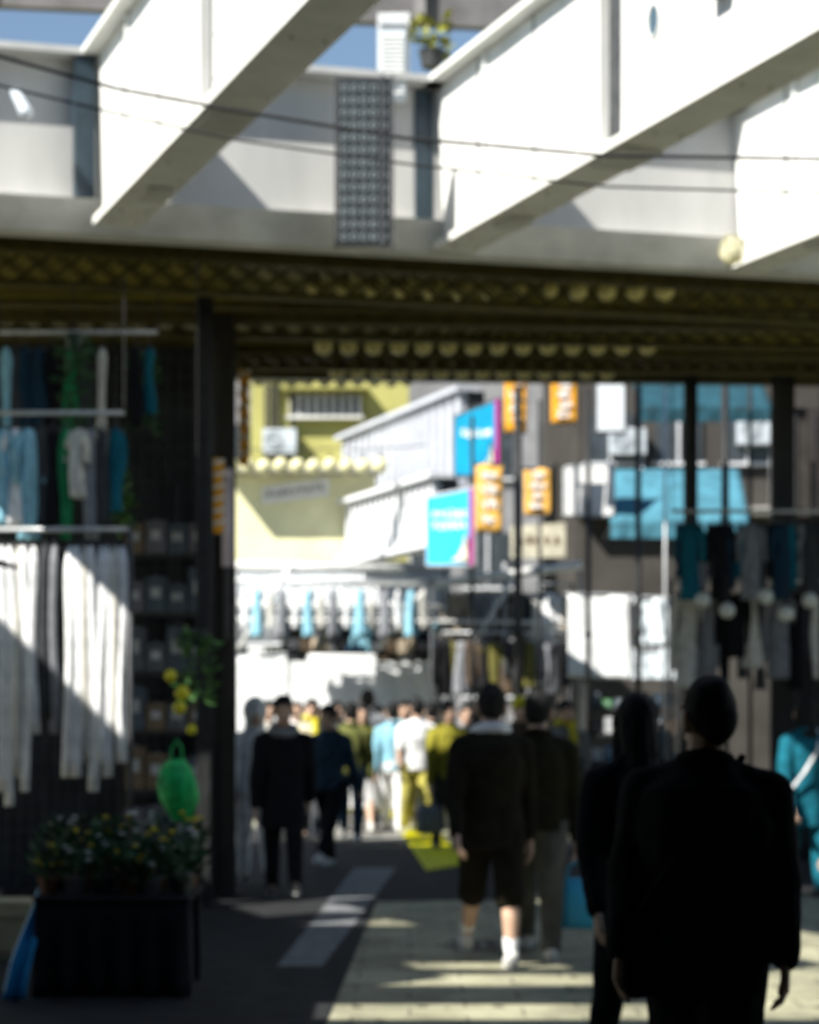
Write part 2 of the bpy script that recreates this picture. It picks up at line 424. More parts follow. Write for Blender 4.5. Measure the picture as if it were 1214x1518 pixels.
# hanging studded panel on the face
hp = empty('studded_panel', P(540, 365, 14.35), 'tall dark panel of small pale studs hanging on the grey viaduct face', 'panel')
m = MB(); m.box((0, 0, .6), (.37, .05, 1.2)); m.build('back_board', M('blue black board', (.022, .028, .032), .6, .2), hp, bevel=.01)
m = MB()
for r_ in range(13):
    for c_ in range(5):
        p = Vector((-.14 + c_ * .07, -.028, .06 + r_ * .088)); ring = [p + Vector((math.cos(a) * .019, -.003, math.sin(a) * .022)) for a in [2 * math.pi * k / 10 for k in range(11)]]
        m.tube(ring, .0045, 5, cap=False)
m.build('stud_row', M('pale stud metal', (.26, .31, .34), .35, .1), hp, smooth=True)
m = MB(); m.box((.13, -.005, .6), (.02, .075, 1.22)); m.box((-.2, 0, .6), (.02, .07, 1.22)); m.box((.2, 0, .6), (.02, .07, 1.22)); m.build('frame', dark_steel, hp)
lv = empty('louvre_unit', P(582, 150, 14.9), 'small white louvred unit mounted above the dark studded panel', 'louvre unit')
m = MB(); m.box((0, 0, .25), (.2, .16, .5)); m.build('casing', M('unit casing', (.5, .55, .6), .5, .1), lv, bevel=.01)
m = MB()
for i in range(14): m.box((0, -.085, .04 + i * .032), (.17, .02, .012))
m.build('slat', white_paint, lv)

# cables sagging across
def cable(pts, r, label):
    m = MB(); o = Vector(pts[0])
    out = []
    for i in range(len(pts) - 1):
        for k in range(8): out.append(Vector(pts[i]).lerp(Vector(pts[i + 1]), k / 8))
    out.append(Vector(pts[-1])); m.tube(out, r, 7)
    return tag(m.build('cable', cable_m, smooth=True), label, 'cable', 'black cables strung in front of the girders')
YC = 9.6
cable([P(-60, 68, YC), P(0, 83, YC), P(175, 131, YC), P(345, 162, YC), P(600, 204, YC), P(900, 230, YC), P(1290, 236, YC)], .009, 'upper thick black cable sagging across the white girders')
cable([P(-60, 112, YC), P(0, 126, YC), P(175, 168, YC), P(345, 206, YC), P(600, 242, YC), P(900, 276, YC), P(1290, 288, YC)], .006, 'lower thin black cable sagging across the white girders')
# small lamp on face at left and glass lamp at right edge
lp = empty('wall_lamp', P(25, 140, 14.0), 'small bluish spot lamp fixed on the grey face at far left', 'lamp')
m = MB(); m.cap((0, -.05, 0), (.09, -.14, -.16), .035, .05); m.build('lamp_body', M('lamp pale metal', (.5, .55, .6), .4, .1), lp, smooth=True)
m = MB(); m.tube([(0, 0, .0), (0, -.05, 0)], .02, 8); m.build('bracket', dark_steel, lp)
gl = empty('bulkhead_lamp', P(1085, 372, 15.0), 'caged glass bulkhead lamp on the lower flange at right', 'lamp')
m = MB(); m.ball((0, 0, 0), .085, 12, 8, (1, .7, 1.2)); m.build('glass', M('lamp cream glass', (.7, .68, .5), .2, .1), gl, smooth=True)
m = MB()
for a in (-.5, 0, .5): m.tube([(math.sin(a) * .1, -.03, .12), (math.sin(a) * .12, -.09, 0), (math.sin(a) * .1, -.03, -.12)], .006, 5)
m.tube([(.1 * math.cos(k * .524), -.07 * abs(math.sin(k * .524)) - .01, .1 * math.sin(k * .524)) for k in range(13)], .006, 5)
m.build('cage', M('brass cage', (.4, .36, .15), .4, .2), gl)

# unseen roof above and behind the viewer, set to cast the foreground shade
nc = empty('shade_canopy', (0, 0, 4.45), 'unseen dark roof over the near pavement, casting the foreground shade', 'shade_canopy')
m = MB(); m.box((0, -8.3, .1), (60, 31.4, .2)); m.build('roof', dark_conc, nc)
m = MB(); m.box((0, -24, -2.25), (60, .3, 4.3)); m.box((29, -8, -2.25), (.3, 31, 4.3)); m.box((-29, -8, -2.25), (.3, 31, 4.3)); m.build('wall', dark_conc, nc)  # walls out of view, closing off sky light from behind and the sides
m = MB()
for (ya, yb, z, xa, xb) in ((7.9, 8.6, 4.72, -9, -2.35), (8.93, 9.16, 5.02, -9, -2.5)): m.box(((xa + xb) / 2, (ya + yb) / 2, z - 4.45), (xb - xa, yb - ya, .06))
m.build('slat', dark_conc, nc)  # unseen slats added to split the ground light into bars
pk = empty('shade_planks', (-4.9, 9.8, 6.32), 'unseen planks added over the girders beyond left edge for shade', 'shade planks')  # added out of view to dim a band of the sunlit ground
m = MB()
for i in range(6): m.box((0, -.98 + i * .36, 0), (2.7, .33, .05))
m.build('planks', dark_conc, pk)
# unseen awning added off the left edge to shade counter and ground
la = empty('awning', (-4.2, 10.2, 2.6), 'unseen dark awning added beyond the left edge to shade the counter', 'awning')
m = MB(); m.sheet((1.75, -2.5, -.12), (1.75, 2.5, -.12), (-1.6, 2.5, .35), (-1.6, -2.5, .35), 8, 4, .02); m.build('cover', cloth('awning black', (.03, .03, .035)), la)
m = MB()
for y in (-2.4, 2.4): m.tube([(-1.6, y, .3), (-1.6, y, -2.6)], .04)
m.build('post', dark_steel, la)

# ---------------------------------------------------------------- globe lamps
cream = M('cream globe glass', (.72, .66, .28), .25, .08, 5)
def globe(label, group, loc, r=.085, mat=cream, drop=.12):
    root = empty('globe_lamp', loc, label, 'lamp', group)
    m = MB(); m.ball((0, 0, 0), r, 16, 10, (1, 1, 1.05)); m.build('globe', mat, root, smooth=True)
    m = MB(); m.tube([(0, 0, r * .95), (0, 0, r + .03)], r * .35, 10); m.build('socket', black_steel, root)
    m = MB(); m.tube([(0, 0, r + .028), (0, 0, r + drop)], .006, 6); m.build('flex', cable_m, root)
    return root
rows = [('under the viaduct, front row', 16.2, 4.90, 470, 985, 13, 430), ('under the viaduct, middle row', 18.2, 4.93, 480, 960, 14, 512), ('under the viaduct, rear row', 19.5, 4.95, 500, 900, 14, 549)]
g0 = None
for txt, Y, z, xa, xb, n, py in rows:
    for i in range(n):
        px = xa + (xb - xa) * i / (n - 1); loc = P(px, py, Y + .06 * XP(px, Y))
        lab = 'round cream globe lamp hanging %s' % txt
        grp = 'globe lamps ' + txt
        if g0 is None: g0 = globe(lab, grp, loc, .08, M('dusty olive globe', (.75, .68, .28), .3, .15, 9))
        else: copy_tree(g0, loc=loc, label=lab, group=grp)
def lampstring(name, pts_px, Y, label, group, r, mat):
    m = MB(); pp = [P(px, py, Y) + Vector((0, 0, r + .12)) for px, py in pts_px]
    m.tube([pp[0] + Vector((-.6, 0, .04))] + pp + [pp[-1] + Vector((.6, 0, .04))], .008, 6)
    tag(m.build('lamp_wire', cable_m), 'black wire carrying the %s' % group, 'wire')
    first = None
    for px, py in pts_px:
        loc = P(px, py, Y)
        if first is None: first = globe(label, group, loc, r, mat)
        else: copy_tree(first, loc=loc)
lampstring('a', [(383 + i * 24.5, 562 + (i % 3)) for i in range(10)], 20.9, 'cream globe lamp on the wire at the viaduct far edge', 'globe lamps along the far edge of the viaduct', .07, cream)
lampstring('b', [(343 + i * 24.5, 690 + (i * 7 % 3)) for i in range(10)], 26.0, 'sunlit cream globe lamp strung before the yellow building', 'globe lamps strung before the yellow building', .1, M('sunlit cream globe', (.74, .70, .42), .3, .06))

# ---------------------------------------------------------------- lettering strokes
def scribble(mb, c, ux, uz, nrm, w_, h_, nx, nz, seed, th=.004, weight=.11):
    "unreadable sign strokes, a little proud of the board"
    rr = random.Random(seed); c, ux, uz, nrm = Vector(c), Vector(ux).normalized(), Vector(uz).normalized(), Vector(nrm).normalized()
    cw, ch = w_ / nx, h_ / nz
    for j in range(nz):
        for i in range(nx):
            o = c + ux * (-w_ / 2 + (i + .5) * cw) + uz * (-h_ / 2 + (j + .5) * ch)
            for k in range(rr.randint(6, 8)):
                hor = rr.random() < .55; L = rr.uniform(.35, .8); off = rr.uniform(-.36, .36)
                if hor: p, a, b = o + uz * off * ch, ux * L * cw / 2, uz * weight * ch / 2
                else: p, a, b = o + ux * off * cw, ux * weight * cw / 2, uz * L * ch / 2
                rq = Matrix.Rotation(rr.uniform(-.5, .5), 3, nrm); a = rq @ a; b = rq @ b; p = p + nrm * (.001 * k)
                mb.hexa([p - a - b, p + a - b, p + a - b + nrm * th, p - a - b + nrm * th, p - a + b, p + a + b, p + a + b + nrm * th, p - a + b + nrm * th])
letter_w = M('white lettering paint', (.82, .82, .8), .5, .05)
def board(name, p00, p10, p11, p01, mat, label, cat, group=None, letters=None, lmat=None, frame=None, th=.05, seed=1, extra=None):
    p00, p10, p11, p01 = map(Vector, (p00, p10, p11, p01)); c = (p00 + p10 + p11 + p01) / 4
    root = empty(name, c, label, cat, group)
    q = [p - c for p in (p00, p10, p11, p01)]
    m = MB(); m.sheet(*q, 6, 6, th); m.build('panel', mat, root)
    ux = (q[1] - q[0]); uz = Vector((0, 0, 1)); nrm = ux.cross(uz).normalized()
    if letters:
        wf, hf, nx, nz, dy = letters
        m = MB(); scribble(m, nrm * (th / 2 + .002) + uz * dy * (q[3] - q[0]).length, ux, uz, nrm, ux.length * wf, (q[3] - q[0]).length * hf, nx, nz, seed)
        m.build('lettering', lmat or letter_w, root)
    if frame:
        m = MB()
        for a, b in ((0, 1), (1, 2), (2, 3), (3, 0)): m.tube([q[a], q[b]], th * .6, 6)
        m.build('frame', frame, root)
    if extra: extra(root, q, nrm)
    return root

# ---------------------------------------------------------------- far buildings
yel = M('yellow stucco', (.40, .38, .13), .8, .13, 1.5, .1); yel2 = M('pale yellow board', (.80, .77, .48), .7, .1, 2, .08)
glass_d = M('dark window glass', (.05, .06, .07), .15, .3, 3)  # evenly dark glass
yb = empty('yellow_building', (XP(470, 33), 33, 0), 'narrow yellow building with a long window strip behind the street', 'building')
yx0, yx1 = XP(372, 33) - yb.location.x, XP(606, 33) - yb.location.x
m = MB(); m.box(((yx0 + yx1) / 2, 4, 6.6), (yx1 - yx0, 8, 5.2)); m.build('wall', yel, yb)
m = MB(); m.box(((yx0 + yx1) / 2, 4.02, 2), (yx1 - yx0 + .1, 8, 3.99)); m.build('ground_storey', M('pale grey render', (.6, .61, .62), .8, .12, 2, .1), yb)
m = MB(); zc = ZP(602, 33)
m.box((XP(482, 33) - yb.location.x, -.03, zc), (1.15, .08, .34)); fr = m.build('window', glass_d, yb)
m = MB()
for i in range(9): m.box((XP(482, 33) - yb.location.x - .56 + i * .14, -.085, zc), (.045, .04, .36))
m.build('mullion', M('pale mullion', (.62, .63, .66), .5, .1), fr)
m = MB(); m.box((XP(482, 33) - yb.location.x, -.1, zc - .2), (1.25, .16, .05)); m.build('sill', lip_paint, fr)
m = MB(); m.box((XP(482, 33) - yb.location.x, -.2, zc + .26), (1.4, .4, .06)); m.build('hood', yel, yb)
m = MB(); m.box(((yx0 + yx1) / 2, -.06, ZP(690, 33)), (yx1 - yx0 + .1, .12, .1)); m.build('string_course', M('olive string course', (.28, .25, .1), .8, .15), yb)
m = MB()
for px in (395, 402, 411, 433): m.tube([(XP(px, 33) - yb.location.x, -.09, 2), (XP(px, 33) - yb.location.x, -.09, 9)], .035, 6)
m.build('downpipe', M('dark downpipe', (.05, .05, .04), .6, .1), yb)
# lower yellow shop front standing forward
Yf = 28.5
ys = empty('yellow_annex', (XP(445, Yf), Yf, 0), 'pale yellow projecting annex with a white sign strip below the globes', 'building')
xx0, xx1 = XP(338, Yf) - ys.location.x, XP(556, Yf) - ys.location.x
m = MB(); m.box(((xx0 + xx1) / 2, .5, (ZP(704, Yf) + ZP(834, Yf)) / 2), (xx1 - xx0, 1, ZP(704, Yf) - ZP(834, Yf))); m.build('fascia_board', yel2, ys)
m = MB(); m.hexa([Vector((XP(a, Yf) - ys.location.x, y, ZP(b, Yf))) for y in (-.004, -.05) for a, b in ((388, 748), (488, 736), (488, 708), (388, 722))]); st = m.build('sign_strip', M('white sign strip', (.74, .74, .72), .6, .08), ys)
m = MB(); scribble(m, Vector((XP(438, Yf) - ys.location.x, -.052, ZP(728, Yf))), Vector((1, 0, .12)), (0, 0, 1), (0, -1, 0), .85, .13, 9, 1, 7); m.build('lettering', M('grey lettering', (.3, .3, .3)), st)
m = MB(); m.box((xx0 - .02, .4, 2), (.1, .8, 4)); m.box((xx1 - .05, .4, 2), (.1, .8, 4)); m.build('pier', M('grey pier', (.4, .4, .4), .7, .15), ys)
m = MB(); m.box(((xx0 + xx1) / 2, -.04, ZP(702, Yf) + .03), (xx1 - xx0 + .12, 1.1, .06)); m.build('coping', lip_paint, ys)

# louvred grey facade, two tiers
slat_m = M('pale grey louvre slat', (.50, .52, .58), .5, .1, 4); slat_w = M('white louvre slat', (.76, .77, .80), .5, .07, 4); slot_m = M('dark louvre slot', (.035, .036, .04), .8, .2)
def louvre(pa, Ya, pb, Yb, z0, z1, n, mat, label, slot, fill):
    a, b = Vector((XP(pa, Ya), Ya, 0)), Vector((XP(pb, Yb), Yb, 0)); c = (a + b) / 2
    root = empty('louvred_wall', c, label, 'louvred wall'); d = (b - a); L = d.length; rz = math.atan2(d.y, d.x); d.normalize(); nn = Vector((d.y, -d.x, 0))
    m = MB(); m.box(Vector((0, 0, (z0 + z1) / 2)) - nn * .15, (L, .2, z1 - z0), rz); m.build('back_wall', slot, root)
    m = MB()
    for i in range(n):
        p = d * (L * ((i + .5) / n - .5)); m.box(p + Vector((0, 0, (z0 + z1) / 2)) + nn * .02, (L / n * fill, .12, z1 - z0 - .04), rz)
    m.build('slats', mat, root)
    m = MB(); m.box(Vector((0, 0, z1 + .02)) + nn * .0, (L + .1, .34, .06), rz); m.box(Vector((0, 0, z0 - .02)), (L + .1, .34, .06), rz); m.build('rail', mat, root)
    return root
louvre(512, 31.5, 692, 26.6, 4.55, 5.78, 17, slat_m, 'tall grey louvred wall with dark gaps above the white one', slot_m, .55)
louvre(490, 29.3, 652, 25.2, 3.66, 4.48, 20, slat_w, 'low white louvred wall left of the bright blue sign', M('mid grey slot', (.06, .063, .07), .8, .2), .46)
# blue signs
blue = M('strong blue sign paint', (.0, .24, .42), .45, .15, 3); cyan = M('bright cyan sign paint', (.03, .42, .72), .45, .12, 3); mag = M('magenta edge paint', (.5, .03, .3), .5, .1)
def blue_extra(root, q, nrm):
    m = MB(); m.sheet(q[1] + Vector((-.05, 0, 0)) + nrm * .03, q[1] + nrm * .03, q[2] + nrm * .03, q[2] + Vector((-.05, 0, 0)) + nrm * .03, 1, 3, .01); m.build('edge_stripe', mag, root)
    m = MB(); cc = (q[0] + q[1]) / 2; m.sheet(cc + Vector((.02, 0, .05)) + nrm * .032, q[1] + Vector((-.06, 0, .05)) + nrm * .032, q[1] + Vector((-.08, 0, .38)) + nrm * .032, cc + Vector((.15, 0, .25)) + nrm * .032, 4, 3, .012); m.build('picture_patch', M('pale picture patch', (.6, .58, .45), .6, .35, 12), root)
board('shop_sign', P(676, 705, 25.6), P(742, 705, 25.0), P(742, 592, 25.0), P(676, 618, 25.6), blue, 'deep blue shop sign with white lettering beside upper orange banner', 'sign', letters=(.7, .18, 6, 1, .15), frame=dark_steel, seed=4, extra=blue_extra)
board('shop_sign', P(634, 838, 24.6), P(704, 838, 24.1), P(704, 724, 24.1), P(634, 738, 24.6), cyan, 'bright cyan shop sign with white lettering beside the white louvres', 'sign', letters=(.75, .32, 6, 2, .14), frame=galv, seed=9, extra=blue_extra)
# orange banners on brackets
oran = M('orange banner cloth', (.80, .37, .02), .8, .12, 4); oran2 = M('pale orange banner cloth', (.82, .46, .10), .8, .15, 4)
def banner(x0, x1, y0, y1, Y, mat, label, seed, lw=.7):
    c = P((x0 + x1) / 2, y1, Y); root = empty('banner', c, label, 'banner', 'orange banners hanging over the street')
    W = (x1 - x0) * Y / F; H = (y1 - y0) * Y / F
    m = MB(); m.sheet((-W / 2, 0, 0), (W / 2, 0, 0), (W / 2, 0, H), (-W / 2, 0, H), 8, 10, .006, lambda u, v: .012 * math.sin(u * 7 + v * 4 + seed)); m.build('cloth', mat, root, smooth=True)
    m = MB(); scribble(m, (0, -.02, H * .52), (1, 0, 0), (0, 0, 1), (0, -1, 0), W * lw, H * .84, 1, 4, seed, .005, .11); m.build('lettering', letter_w, root)
    m = MB(); m.tube([(-W / 2 - .03, 0, H), (W / 2 + .03, 0, H)], .013, 6); m.tube([(-W / 2, 0, 0), (W / 2, 0, 0)], .01, 6); m.build('rod', dark_steel, root)
    return root
banner(748, 781, 552, 642, 23.2, oran, 'long deep orange banner at upper left of the four', 3)
banner(817, 855, 558, 628, 23.4, oran, 'short deep orange banner at upper right of the four', 5)
banner(705, 745, 688, 790, 23.0, oran2, 'long pale orange banner at lower left beside the cyan sign', 8)
banner(777, 817, 694, 764, 23.2, oran2, 'short pale orange banner at lower right of the four', 12)
# narrow orange hangings by the column
def wrap(px, py0, py1, Y, wpx, label, seed):
    c = P(px, py1, Y); H = (py1 - py0) * Y / F; W = wpx * Y / F
    root = empty('spiral_hanging', c, label, 'hanging'); m = MB()
    m.rings([((0, 0, z * H / 12), W / 2 * (.9 + .1 * math.sin(z * 1.3)), W / 2 * .9) for z in range(13)] + [((0, 0, H * 1.03), W * .2, W * .2)], 14); m.build('core', oran, root, smooth=True)
    m = MB(); pts = []
    for k in range(90):
        a = k * .42; pts.append((math.cos(a) * W * .5, math.sin(a) * W * .5, H * k / 90))
    m.tube(pts, .018 if W > .08 else .012, 6); m.build('ribbon', M('white ribbon', (.78, .74, .68), .7, .08), root, smooth=True)
    m = MB(); m.tube([(0, 0, H), (0, 0, H + 1.0)], .006, 5); m.build('cord', cable_m, root)
wrap(321, 682, 790, 16.6, 22, 'thick orange hanging wound with white ribbon beside the dark column', 1)
wrap(362, 548, 690, 19.5, 15, 'thin orange hanging wound with white ribbon under viaduct edge', 2)
m = MB(); o = P(337, 840, 16.9); m.tube([(0, 0, 0), (0, 0, .75)], .045, 10); m.ball((0, 0, .78), .05)
wl = empty('white_tube', o, 'pale lilac tube standing between the column and orange hanging', 'tube'); m.build('tube_body', M('pale lilac plastic', (.62, .54, .62), .5, .1), wl, smooth=True)
m = MB(); m.tube([(0, 0, -.02), (0, 0, -.6)], .02, 8); m.build('stem', dark_steel, wl)

# right hand building with blue awnings
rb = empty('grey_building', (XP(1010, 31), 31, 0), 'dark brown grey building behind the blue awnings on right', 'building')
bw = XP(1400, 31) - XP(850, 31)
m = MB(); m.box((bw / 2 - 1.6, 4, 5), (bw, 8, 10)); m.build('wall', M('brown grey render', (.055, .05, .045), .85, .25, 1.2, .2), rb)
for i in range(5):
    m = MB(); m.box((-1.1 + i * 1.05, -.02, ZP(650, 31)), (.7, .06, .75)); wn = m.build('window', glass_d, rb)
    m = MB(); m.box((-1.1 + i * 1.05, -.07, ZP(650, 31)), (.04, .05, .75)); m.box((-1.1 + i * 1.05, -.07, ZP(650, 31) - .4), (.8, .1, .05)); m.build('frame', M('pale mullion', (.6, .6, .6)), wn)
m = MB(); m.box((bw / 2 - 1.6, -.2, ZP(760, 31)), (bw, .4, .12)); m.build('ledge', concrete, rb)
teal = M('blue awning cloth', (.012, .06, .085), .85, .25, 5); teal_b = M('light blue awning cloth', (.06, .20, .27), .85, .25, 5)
def awn(x0, x1, y0, y1, Y, dep, mat, label, stripes=None):
    c = P((x0 + x1) / 2, y1, Y); W = (x1 - x0) * Y / F; H = (y1 - y0) * Y / F
    root = empty('awning', c, label, 'awning'); fold = lambda u, v: .015 * math.sin(u * 19) * (1 - v)
    m = MB(); m.sheet((-W / 2, 0, 0), (W / 2, 0, 0), (W / 2, dep, H), (-W / 2, dep, H), 24, 6, .012, fold); m.build('cover', mat, root, smooth=True)
    m = MB(); m.sheet((-W / 2, -.012, -.16), (W / 2, -.012, -.16), (W / 2, -.012, -.004), (-W / 2, -.012, -.004), 30, 3, .01, lambda u, v: .012 * math.sin(u * 40) * (1 - v)); m.build('valance', mat, root)
    m = MB()
    for s in (-1, 1): m.tube([(s * W / 2, .03, -.02), (s * W / 2, dep, -.1)], .016, 6)
    m.tube([(-W / 2, .02, -.02), (W / 2, .02, -.02)], .016, 6); m.build('frame', dark_steel, root)
    return root
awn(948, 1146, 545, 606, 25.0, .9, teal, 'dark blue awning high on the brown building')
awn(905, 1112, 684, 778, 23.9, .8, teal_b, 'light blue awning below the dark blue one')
board('white_signboard', P(838, 764, 24), P(908, 764, 24), P(908, 688, 24), P(838, 694, 24), M('white signboard', (.8, .8, .79), .5, .05), 'plain white signboard between orange banner and light blue awning', 'sign', frame=galv)
board('white_signboard', P(884, 640, 25), P(926, 640, 25), P(926, 552, 25), P(884, 552, 25), M('cool white signboard', (.66, .70, .74), .5, .05), 'tall cool white signboard above the plain white one', 'sign', frame=dark_steel)
board('small_sign', P(757, 408 + 420, 24), P(838, 826, 24), P(838, 775, 24), P(757, 780, 24), M('cream signboard', (.6, .57, .45), .6, .25, 8), 'cream weathered signboard under the pale orange banners', 'sign', letters=(.8, .4, 5, 1, 0), lmat=M('brown lettering', (.2, .13, .08)))
# end building closing the street
eb = empty('apartment_block', (0, 52, 0), 'grey apartment block closing the far end of the street', 'building')
m = MB(); m.box((0, 5, 7.5), (34, 10, 15)); m.build('wall', M('end wall render', (.22, .22, .23), .85, .2, .8), eb)
for i in range(9):
    for j in range(4):
        m = MB(); m.box((-8 + i * 2, -.02, 2.6 + j * 2.8), (1.2, .08, 1.4)); wn = m.build('window', glass_d, eb)
        m = MB(); m.box((-8 + i * 2, -.08, 2.6 + j * 2.8), (.06, .06, 1.4)); m.box((-8 + i * 2, -.08, 1.88 + j * 2.8), (1.3, .12, .07)); m.build('frame', M('pale mullion', (.6, .6, .6)), wn)

# ---------------------------------------------------------------- gantry and tarps in the middle of the street
gan = empty('steel_gantry', (XP(600, 26.5), 26.5, 0), 'white steel gantry of pipes over the crowd below the yellow shop front', 'gantry')
m = MB(); gx = gan.location.x
def gp(px, py, dy=0): p = P(px, py, 26.5 + dy); return Vector((p.x - gx, dy, p.z))
for a, b, r in (((335, 838), (600, 844), .06), ((335, 862), (640, 868), .035), ((640, 866), (862, 838), .06), ((335, 893), (660, 900), .03), ((335, 918), (850, 924), .025)):
    m.tube([gp(*a), gp(*b)], r, 10)
m.build('beam', M('white gantry paint', (.74, .74, .72), .5, .15, 6), gan, smooth=True)
m = MB()
for px in (349, 660, 748, 860): m.tube([gp(px, 834, .08), (gp(px, 834, .08).x, .08, 0)], .028, 8)
m.build('post', M('grey gantry post', (.3, .31, .32), .5, .2, 6), gan, smooth=True)
m = MB(); m.tube([gp(352, 965, -.06), gp(432, 838, -.06)], .03, 8); m.tube([gp(560, 965, -.06), gp(640, 858, -.06)], .022, 8); m.tube([gp(700, 960, -.06), gp(760, 858, -.06)], .022, 8); m.build('brace', M('white gantry paint', (.7, .7, .7)), gan, smooth=True)
def tarp(pts, Y, mat, label, amp=.03, f=9, name='tarpaulin', tilt=0):
    c = P(*pts[0], Y); q = [P(px, py, Y) - c for px, py in pts]
    q[2].y += tilt; q[3].y += tilt
    root = empty(name, c, label, 'tarpaulin')
    m = MB(); m.sheet(*q, 40, 16, .008, lambda u, v: amp * (math.sin(u * f + v * 2) * .6 + math.sin(u * f * 2.7 + v * 6) * .3 + .4 * noise.noise(Vector((u * 6, v * 6, f))))); m.build('sheet', mat, root, smooth=True)
    m = MB(); m.tube([q[3] + Vector((-.05, 0, .01)), q[2] + Vector((.05, 0, .01))], .018, 6); m.build('rod', galv, root)
    m = MB()
    for i in range(7):
        p = q[3].lerp(q[2], i / 6); m.tube([p + Vector((0, 0, -.03)), p + Vector((0, 0, .05))], .008, 5)
    m.build('tie', dark_steel, root)
    return root
wt = M('white tarpaulin', (.82, .84, .85), .6, .06, 3); wt2 = M('blue white tarpaulin', (.70, .77, .82), .6, .1, 3)
tarp([(352, 1110), (560, 1100), (560, 962), (352, 975)], 27.6, wt, 'broad white tarpaulin wall behind the crowd on left')
tarp([(556, 1108), (672, 1108), (664, 957), (556, 962)], 27.5, wt, 'narrow white tarpaulin behind the man in the white shirt')
tarp([(842, 1004), (934, 1008), (932, 884), (842, 882)], 25.6, wt, 'square white tarpaulin hanging right of the dark garments', .025, 7)
tarp([(938, 958), (1008, 955), (1008, 888), (938, 886)], 25.7, wt2, 'upper pale blue tarpaulin at right of the square white one', .04, 11)
tarp([(936, 1008), (1004, 1008), (1006, 963), (938, 964)], 25.6, wt2, 'lower pale blue tarpaulin at right of the square white one', .03, 8)

sb = empty('balcony_panel', (XP(500, 27.9), 27.9, 0), 'white corrugated balcony panel behind the gantry pipes', 'balcony')
m = MB(); m.sheet((XP(340, 27.9) - sb.location.x, 0, ZP(958, 27.9)), (XP(668, 27.9) - sb.location.x, 0, ZP(958, 27.9)), (XP(668, 27.9) - sb.location.x, 0, ZP(838, 27.9)), (XP(340, 27.9) - sb.location.x, 0, ZP(838, 27.9)), 200, 2, .01, lambda u, v: .03 * math.sin(u * 190)); m.build('panel', M('corrugated white sheet', (.66, .69, .72), .55, .12, 3), sb, smooth=True)
m = MB()
for py in (838, 900, 956): m.tube([(XP(336, 27.9) - sb.location.x, -.06, ZP(py, 27.9)), (XP(672, 27.9) - sb.location.x, -.06, ZP(py, 27.9))], .025, 8)
m.build('rail', galv, sb, smooth=True)
# ---------------------------------------------------------------- garments
def garment_mesh(kind, seed, h, wd):
    rr = random.Random(seed); m = MB(); ph = rr.uniform(0, 6)
    secs = []; N = 12
    for i in range(N + 1):
        v = i / N      # 0 top
        if kind == 'dress': rx = wd * (.42 + .1 * v * v) * (1 - .12 * math.sin(v * 5)); ry = .05 + .07 * v
        elif kind == 'scarf': rx = wd * (.3 + .08 * math.sin(v * 6 + ph)); ry = .025
        else: rx = wd * (.47 - .05 * math.sin(v * 3)); ry = .06 + .02 * v
        if i == 0: rx *= .45; ry *= .5
        if i == 1: rx *= .92
        secs.append(((.012 * math.sin(v * 4 + ph), .012 * math.sin(v * 5 + ph), -v * h), rx, ry))
    k1, k2 = rr.randint(4, 6), rr.randint(8, 11)
    m.rings(secs[::-1], 36, True, lambda i, t: 1 + (.5 - .5 * i / N + .08) * (.22 * math.sin(k1 * t + ph + i * .2) + .12 * math.sin(k2 * t + i * .35)))
    if kind == 'shirt' or kind == 'jacket':
        L = h * (.5 if kind == 'shirt' else .8)
        for s in (-1, 1):
            m.tube([(s * wd * .36, 0, -.05), (s * wd * .55, 0, -.12), (s * wd * .62, .01, -L * .55), (s * wd * .6, -.02, -L)], [.06, .075, .062, .055], 10)
    return m
gprotos = {}
def garment(kind, mat, loc, label, group, h=.8, wd=.45, rz=0, seed=0, hang=.1):
    key = (kind, mat.name, round(h, 1), seed % 3)
    if key in gprotos:
        p = gprotos[key]
        return copy_tree(p, loc=loc, rz=rz, label=label, group=group, scale=(wd / .45, 1, h / round(h, 1)))
    root = empty('hanging_garment', loc, label, 'garment', group, rz)
    garment_mesh(kind, seed + len(gprotos), round(h, 1), .45).build('fabric', mat, root, smooth=True)
    m = MB(); m.tube([(-.17, 0, -.03), (0, 0, .03), (.17, 0, -.03)], .008, 6); m.tube([(0, 0, .03), (0, 0, .07), (.025, 0, .095), (.0, 0, hang + .015), (-.02, 0, .1)], .005, 6); m.build('hanger', dark_steel, root)
    root.scale = (wd / .45, 1, 1)
    gprotos[key] = root
    return root
C = lambda n, *rgb: cloth(n, rgb)
c_white = C('white', .78, .79, .8); c_ivory = C('ivory', .6, .59, .54); c_pblue = C('pale blue', .25, .5, .62); c_grey = C('grey', .22, .23, .25)
c_dgrey = C('charcoal', .05, .055, .06); c_black = C('black', .012, .012, .014); c_navy = C('navy', .015, .04, .07); c_brown = C('brown', .09, .065, .045)
c_olive = C('olive', .14, .13, .04); c_green = C('green', .02, .2, .08); c_teal = C('teal', .01, .12, .17); c_tan = C('tan', .38, .32, .24)
CN = {c_white.name: 'white', c_ivory.name: 'ivory', c_pblue.name: 'pale blue', c_grey.name: 'grey', c_dgrey.name: 'charcoal', c_black.name: 'black',
      c_navy.name: 'navy', c_brown.name: 'brown', c_olive.name: 'olive', c_green.name: 'green', c_teal.name: 'teal', c_tan.name: 'tan'}
